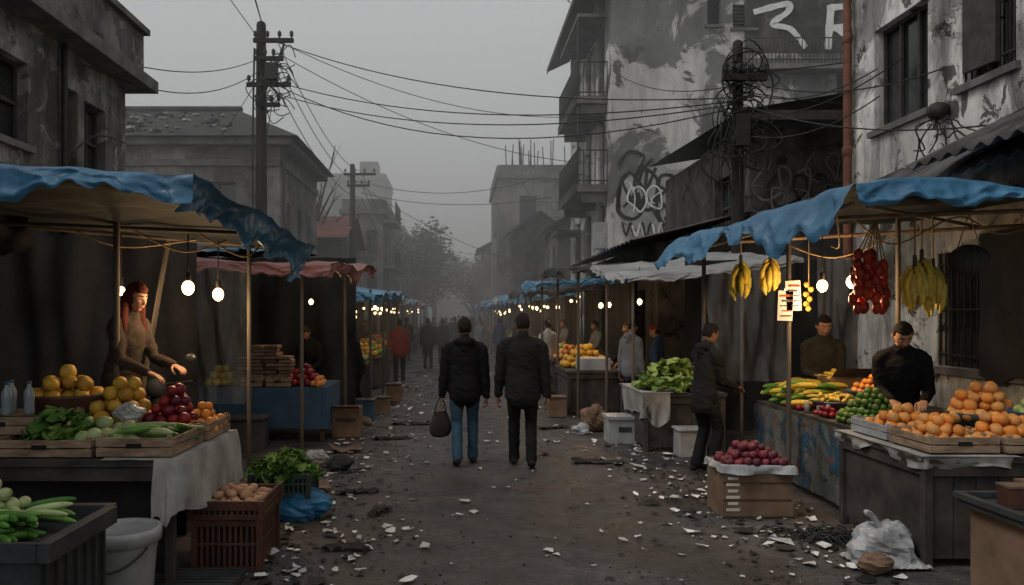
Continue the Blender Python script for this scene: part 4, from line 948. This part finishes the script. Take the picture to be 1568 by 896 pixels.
for j in range(6): b.box((2.42,6.982,.08+j*.055),(.12-.03*(j%2),.003,.025),m_sign)
b.obj('carton_crate',bevel=.003)
b=hangcloth('c',[(2.33,7.45,.47),(2.32,6.98,.48),(2.96,6.97,.47),(2.97,7.46,.48),(2.33,7.46,.47)],.09,m_bag,9,.03,jag=.6,n=80); b.obj('plastic_bag')
heap('red_onion_pile',2.65,7.2,.45,.56,.44,.040,3,m_oni)
# discarded white bag: low folded heap
mb=crump((3.08,5.78,.12),(.27,.22,.19),m_bag,'x',5)
mb.grid(lambda u,v:V((2.82+.5*u,5.55+.35*v,.02+.16*math.sin(pi*u)*math.sin(pi*min(1,v*.9))*(.6+.9*abs(nz(u*4,v*4,2)))+.03*abs(nz(u*11,v*9)))),22,14,m_bag,False)
mb.ball((2.90,5.52,.07),(.14,.08,.08),m_card,None,18,12,lambda d:.8+.35*abs(nz(d.x*2,d.y*2,d.z*2)),sm=False)
mb.tube(crv([(3.05,5.75,.26),(3.0,5.76,.34),(2.95,5.74,.37)]),.022,m_bag,6,sm=False); mb.obj('plastic_bag')
b=MB(); b.bx(2.93,3.9,4.1,4.55,0,.70,m_card); b.bx(2.88,3.95,4.05,4.6,.703,.74,m_greyp); b.bx(2.86,2.90,4.03,4.6,.742,.78,m_greyp); b.bx(2.903,3.95,4.56,4.6,.742,.78,m_greyp); b.obj('display_box',bevel=.005)
b=MB()
for x,y,m_ in ((3.06,4.35,m_brown),(3.26,4.3,m_brown),(3.23,4.45,m_green),(3.48,4.35,m_card)): b.box((x,y,.80),(.15,.12,.11),m_,U(-.2,.2)); b.box((x,y,.862),(.155,.125,.012),m_card,0)
b.obj('small_carton')
mb=MB()
for i in range(120): 
    x=2.95+random.gauss(0,.16);y=6.35+random.gauss(0,.1); a=U(0,6); mb.tube([(x,y,.02+U(0,.05)),(x+.1*cos(a),y+.1*sin(a),.02+U(0,.06)),(x+.2*cos(a+.6),y+.14*sin(a+.6),.015)],.006,m_black,5)
mb.obj('rubbish_heap')
b=MB(); b.bx(2.1,2.55,11.0,11.4,0,.33,m_white); b.bx(2.08,2.57,10.98,11.42,.333,.38,m_white); b.box((2.32,10.995,.2),(.18,.006,.07),m_greyp); b.obj('foam_box',bevel=.012)
b=MB(); b.bx(2.78,3.12,9.95,10.25,0,.32,m_white); b.bx(2.76,3.14,9.93,10.27,.323,.36,m_white); b.obj('foam_box',bevel=.012)
table(2.4,3.5,10.3,11.8,.77,m_woodd,1).obj('market_table',bevel=.004)
b=hangcloth('c',[(2.75,10.27,.785),(2.38,10.28,.785),(2.37,11.0,.785),(2.38,11.6,.785)],.42,m_cloth,2,.05,jag=.5); b.grid(lambda u,v:V((2.38+.6*u,10.28+1.4*v,.780+.004*nz(u*9,v*9))),8,8,m_cloth); b.obj('white_tablecloth')
mb=MB(); leaves(mb,2.95,10.9,.79,1.0,1.1,.36,300,.17,m_lett); leaves(mb,2.9,10.8,.79,.9,1.0,.3,70,.15,m_leaf); mb.obj('lettuce_pile')
mb=crump((2.1,12.2,.18),(.24,.22,.26),m_card,'x',3); mb.obj('jute_sack')
person('shopper_man',(2.98,13.7,0),-50,1.70,lean=4,hp=12,top=k_grey,bottom=k_dark,hood=True,vox=.02)
person('market_vendor',(3.35,13.2,0),60,1.62,lean=5,hp=10,top=k_navy,hair='cap',capm=k_red,vox=.02)
table(1.95,3.0,14.2,16.0,.78,m_woodd,1).obj('market_table',bevel=.004)
b=MB(); b.bx(2.2,2.75,14.25,14.8,.783,1.0,m_white); b.obj('foam_box',bevel=.01)
heap('melon_pile',2.45,15.3,.78,.9,.8,.07,4,m_mel)
person('shopper',(2.05,18.0,0),20,1.66,top=k_wht,bottom=k_dark,hp=10,vox=.02)
# couple
person('walking_man',(.09,9.5,0),0,1.76,hands=((-.27,.02,.80),(.26,.02,.80)),feet=((-.085,-.16,.125),(.10,.16,.085)),top=k_black,bottom=k_jean,hood=True,coat=.10,curl=.9,wide=1.12,hy=4)
person('walking_man',(.77,9.35,0),-2,1.81,hands=((-.28,.06,.80),(.28,-.02,.80)),feet=((-.09,.20,.085),(.09,-.14,.13)),top=k_char,bottom=k_dark,hood=False,coat=.14,wide=1.18,curl=.6,hy=8,hp=6)
b=MB(); c=V((-.20,9.53,0))
b.tube([c+V((0,0,.37)),c+V((.005,0,.45)),c+V((0,0,.55)),c+V((0,0,.62))],[(.15,.06),(.165,.075),(.13,.05),(.10,.018)],k_brn,18,side=(.75,.65,0))
for s in (-.02,.02): b.tube(crv([c+V((-.07,-.06+s,.60)),c+V((-.045,-.04+s,.72)),c+V((0,s*.3,.795)),c+V((.045,.04+s,.72)),c+V((.07,.06+s,.60))]),.009,m_black,6)
b.obj('shopping_bag')
person('shopper',(-1.52,21,0),5,1.66,top=k_red,bottom=k_dark,vox=.02,wide=1.1)
person('shopper',(-.95,26,0),0,1.66,top=k_black,vox=.03,wide=1.1); person('shopper',(-.5,27.5,0),0,1.64,top=k_char,vox=.03)
for x,y,c in ((-.1,34,k_char),(.4,38,k_black),(-1.3,33,k_brn),(.9,31,k_grey),(1.5,28,k_navy),(-1.9,30,k_black),(-.6,44,k_black),(.1,50,k_char),(1.2,42,k_brn),(1.9,24,k_black),(.3,45,k_grey),(-1.2,40,k_char),(-.3,40,k_black),(.8,48,k_black),(-1.0,52,k_brn),(.7,36,k_black)):
    person('shopper',(x,y,0),U(-40,40) if R()<.6 else 180,U(1.58,1.72),top=c,vox=.035)

# -------- distant stalls
def bulbm(mb,x,y,z,r=.04): mb.ball((x,y,z),r,m_bulbf,None,8,6)
def stall(sd,y,mat,L=3.2,z=2.3,xe=None,seed=0):
    xi=xe if xe is not None else (1.9 if sd>0 else -1.6); xo=xi+sd*2.1
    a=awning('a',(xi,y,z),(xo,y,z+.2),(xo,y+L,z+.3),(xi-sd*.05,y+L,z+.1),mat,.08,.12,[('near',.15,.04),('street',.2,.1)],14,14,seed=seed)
    for px in (xi+sd*.1,xo-sd*.1):
        for py in (y+.15,y+L-.15): post(a,px,py,z+.1,.025)
    tx0,tx1=sorted((xi+sd*.3,xi+sd*1.3)); a.bx(tx0,tx1,y+.4,y+L-.4,.72,.77,m_woodd); a.bx(tx0+.05,tx1-.05,y+.45,y+L-.45,.05,.717,random.choice((m_woodd,m_brt,m_bluecl,m_dtarp)))
    for k in range(3):
        heap('',(tx0+tx1)/2,y+.8+k*(L-1.4)/2,.77,.8,.6,.07,3,random.choice((m_mel,m_apr,m_org,m_lett,m_cuc,m_zuc)),mb=a)
    for k in range(3): bulbm(a,xi+sd*U(.3,1.2),y+.3+k*.9,z-U(.25,.45))
    a.grid(lambda u,v:V((xo-sd*.02+.04*sin(u*20),y+L*u,z+.2-2.3*v)),20,4,m_dtarp)
    a.obj('market_stall')
stall(-1,15.0,m_bluef,3.0,2.15,-1.55,21); stall(-1,18.4,m_blue,3.2,2.25,-1.5,22); stall(-1,22.2,m_brt,3.2,2.2,-1.8,23); stall(-1,26,m_bluef,3.2,2.3,-1.9,24); stall(-1,30,m_grey,3.4,2.2,-1.9,25); stall(-1,34.5,m_blue,3.4,2.3,-1.8,26); stall(-1,39,m_red,4,2.2,-1.7,27); stall(-1,44,m_bluef,4,2.3,-1.7,28)
stall(1,17.2,m_blue,3.0,2.45,1.75,31); stall(1,20.8,m_dtarp,3.0,2.35,1.7,32); stall(1,24.3,m_bluef,3.2,2.3,1.6,33); stall(1,28,m_grey,3.2,2.3,1.5,34); stall(1,31.8,m_blue,3.4,2.2,1.4,35); stall(1,36,m_bluef,3.4,2.3,1.3,36); stall(1,40.5,m_brt,4,2.2,1.4,37); stall(1,45.5,m_blue,4,2.3,1.2,38)
for y in (16.3,20,24): person('market_vendor',(-2.9,y,0),-110,1.65,lean=8,hands=((-.15,.38,.95),(.15,.38,.95)),top=random.choice((k_black,k_brn)),vox=.03)
for y in (15.2,18.8,22.5,26): person('market_vendor',(3.35 if y<20 else 3.1,y,0),110,1.65,lean=8,hands=((-.15,.38,.95),(.15,.38,.95)),top=random.choice((k_black,k_navy,k_grey)),vox=.03)
for x,y,s in ((-1.55,13.5,.3),(-1.35,14.4,.25),(1.75,14.0,.3),(-1.3,16.5,.3),(1.5,19.5,.3)):
    b=MB(); b.bx(x-s/2,x+s/2,y-s/2,y+s/2,0,s*1.1,m_bluecl if x<-1.5 else m_card); b.bx(x-s/2-.015,x+s/2+.015,y-s/2-.015,y+s/2+.015,s*1.1+.002,s*1.1+.03,m_greyp if x<0 else m_card); b.obj('storage_box',bevel=.006)

def tree(x,y,h,r,n,leafy=True,name='hazy_tree'):
    b=MB(); b.tube([(x,y,0),(x+.1,y,h*.3),(x,y,h*.55)],[.28,.2,.12],m_bark,8)
    tips=[]
    for i in range(26):
        a=U(0,6.28); z0=h*U(.25,.6); L=r*U(.5,1.05); e=V((x+cos(a)*L,y+sin(a)*L,z0+h*U(.15,.42))); mid=V((x,y,z0)).lerp(e,.5)+V((U(-.2,.2),0,U(.1,.4)))
        b.tube(crv([(x,y,z0),mid,e],3),[.07,.065,.055,.045,.035,.025,.015],m_bark,5); tips+= [mid,e]
        for j in range(4): q=e+V((U(-1,1),U(-1,1),U(.1,1.2)))*r*.25; b.tube([mid.lerp(e,U(.3,1)),q],[.02,.006],m_bark,4); tips.append(q)
    if leafy:
        for i in range(n):
            t=random.choice(tips)+V((random.gauss(0,.3),random.gauss(0,.3),random.gauss(0,.28)))*r*.45; s=U(.07,.18)*r*.5
            rt=Matrix.Rotation(U(0,6.28),3,'Z')@Matrix.Rotation(U(-1.4,1.4),3,'X')
            b.add([t+rt@V(p) for p in ((-s,0,0),(0,-s*.6,0),(s,0,0),(0,s*.6,0))],[(0,1,2,3)],m_tree)
    b.obj(name)
tree(-3.2,58,8.2,2.6,4600); tree(-2.2,75,7.5,3,3600); tree(-6.5,36,9.6,1.6,0,False,'bare_tree'); tree(1.3,66,6,2,2000)

def bulb(x,y,z,zt,w=16,r=.045):
    b=MB(); b.tube([(x,y,zt),(x,y,z+.12)],.006,m_black,5); b.lathe((x,y,z+.055),[(.018,0),(.022,.01),(.022,.06),(.01,.075)],m_black,12)
    b.ball((x,y,z),(r,r,r*1.2),m_bulb,None,16,12); o=b.obj('light_bulb')
    l=bpy.data.lights.new('bulb_light','POINT'); l.energy=w; l.color=(1,.66,.34); l.shadow_soft_size=.06
    lo=bpy.data.objects.new('bulb_light',l); lo.parent=o; lo.location=(0,0,-.07); sc.collection.objects.link(lo)
bulb(-2.28,6.75,2.02,2.5,18,.052); bulb(-2.10,7.0,1.97,2.5,16,.048); bulb(-3.1,7.35,2.01,2.6,8,.036)
bulb(3.38,8.1,2.03,2.5,16,.048); bulb(3.53,7.7,2.07,2.6,18,.05); bulb(3.72,7.5,2.10,2.65,19,.052)
bulb(2.75,12.0,1.98,2.5,14,.038); bulb(2.6,14.4,1.95,2.5,16,.042); bulb(2.9,15.2,1.97,2.6,9,.042); bulb(-2.2,12.0,1.98,2.5,14,.036)
bulb(-2.1,16.2,1.9,2.2,16,.042); bulb(-2.0,19.4,1.95,2.3,16,.042); bulb(2.3,18.2,1.95,2.4,16,.042); bulb(2.2,22,1.95,2.4,16,.042)

# -------- fog volume, world, sun, camera
m=bpy.data.materials.new('fog'); m.use_nodes=True; nt=m.node_tree; nt.nodes.clear()
out=N(nt,'ShaderNodeOutputMaterial'); vs_=N(nt,'ShaderNodeVolumeScatter'); vs_.inputs['Density'].default_value=.012; vs_.inputs['Color'].default_value=(.985,.99,.995,1); vs_.inputs['Anisotropy'].default_value=0
nt.links.new(vs_.outputs[0],out.inputs['Volume'])
f=MB(); f.bx(-60,60,16,240,-1,30,m); f.obj('fog',origin=False)
w=bpy.data.worlds.new('World'); sc.world=w; w.use_nodes=True; nt=w.node_tree; bg=nt.nodes['Background']
sky=N(nt,'ShaderNodeTexSky'); sky.sky_type='NISHITA'; sky.sun_disc=False; sky.sun_elevation=radians(50); sky.sun_rotation=radians(-115); sky.dust_density=4; sky.air_density=1.2
hs=N(nt,'ShaderNodeHueSaturation'); hs.inputs['Saturation'].default_value=.06; nt.links.new(sky.outputs[0],hs.inputs['Color'])
mx=mix(nt,.8,hs.outputs[0],(4.0,4.06,4.1)); nt.links.new(mx,bg.inputs['Color']); bg.inputs['Strength'].default_value=.15
sl=bpy.data.lights.new('sun','SUN'); sl.energy=.9; sl.angle=radians(20); sl.color=(1,.97,.93)
so=bpy.data.objects.new('sun',sl); sc.collection.objects.link(so)
d=V((-.75,-.35,1.0)); so.rotation_euler=d.to_track_quat('Z','Y').to_euler()
cam=bpy.data.cameras.new('camera'); co=bpy.data.objects.new('camera',cam); sc.collection.objects.link(co); sc.camera=co
co.location=(0,0,1.8); co.rotation_euler=(radians(90),0,0); cam.lens=28; cam.sensor_width=36; cam.shift_x=.0536; cam.shift_y=.0207; cam.clip_end=1000; cam.clip_start=.05
sc.view_settings.view_transform='Standard'; sc.view_settings.look='None'; sc.view_settings.exposure=0
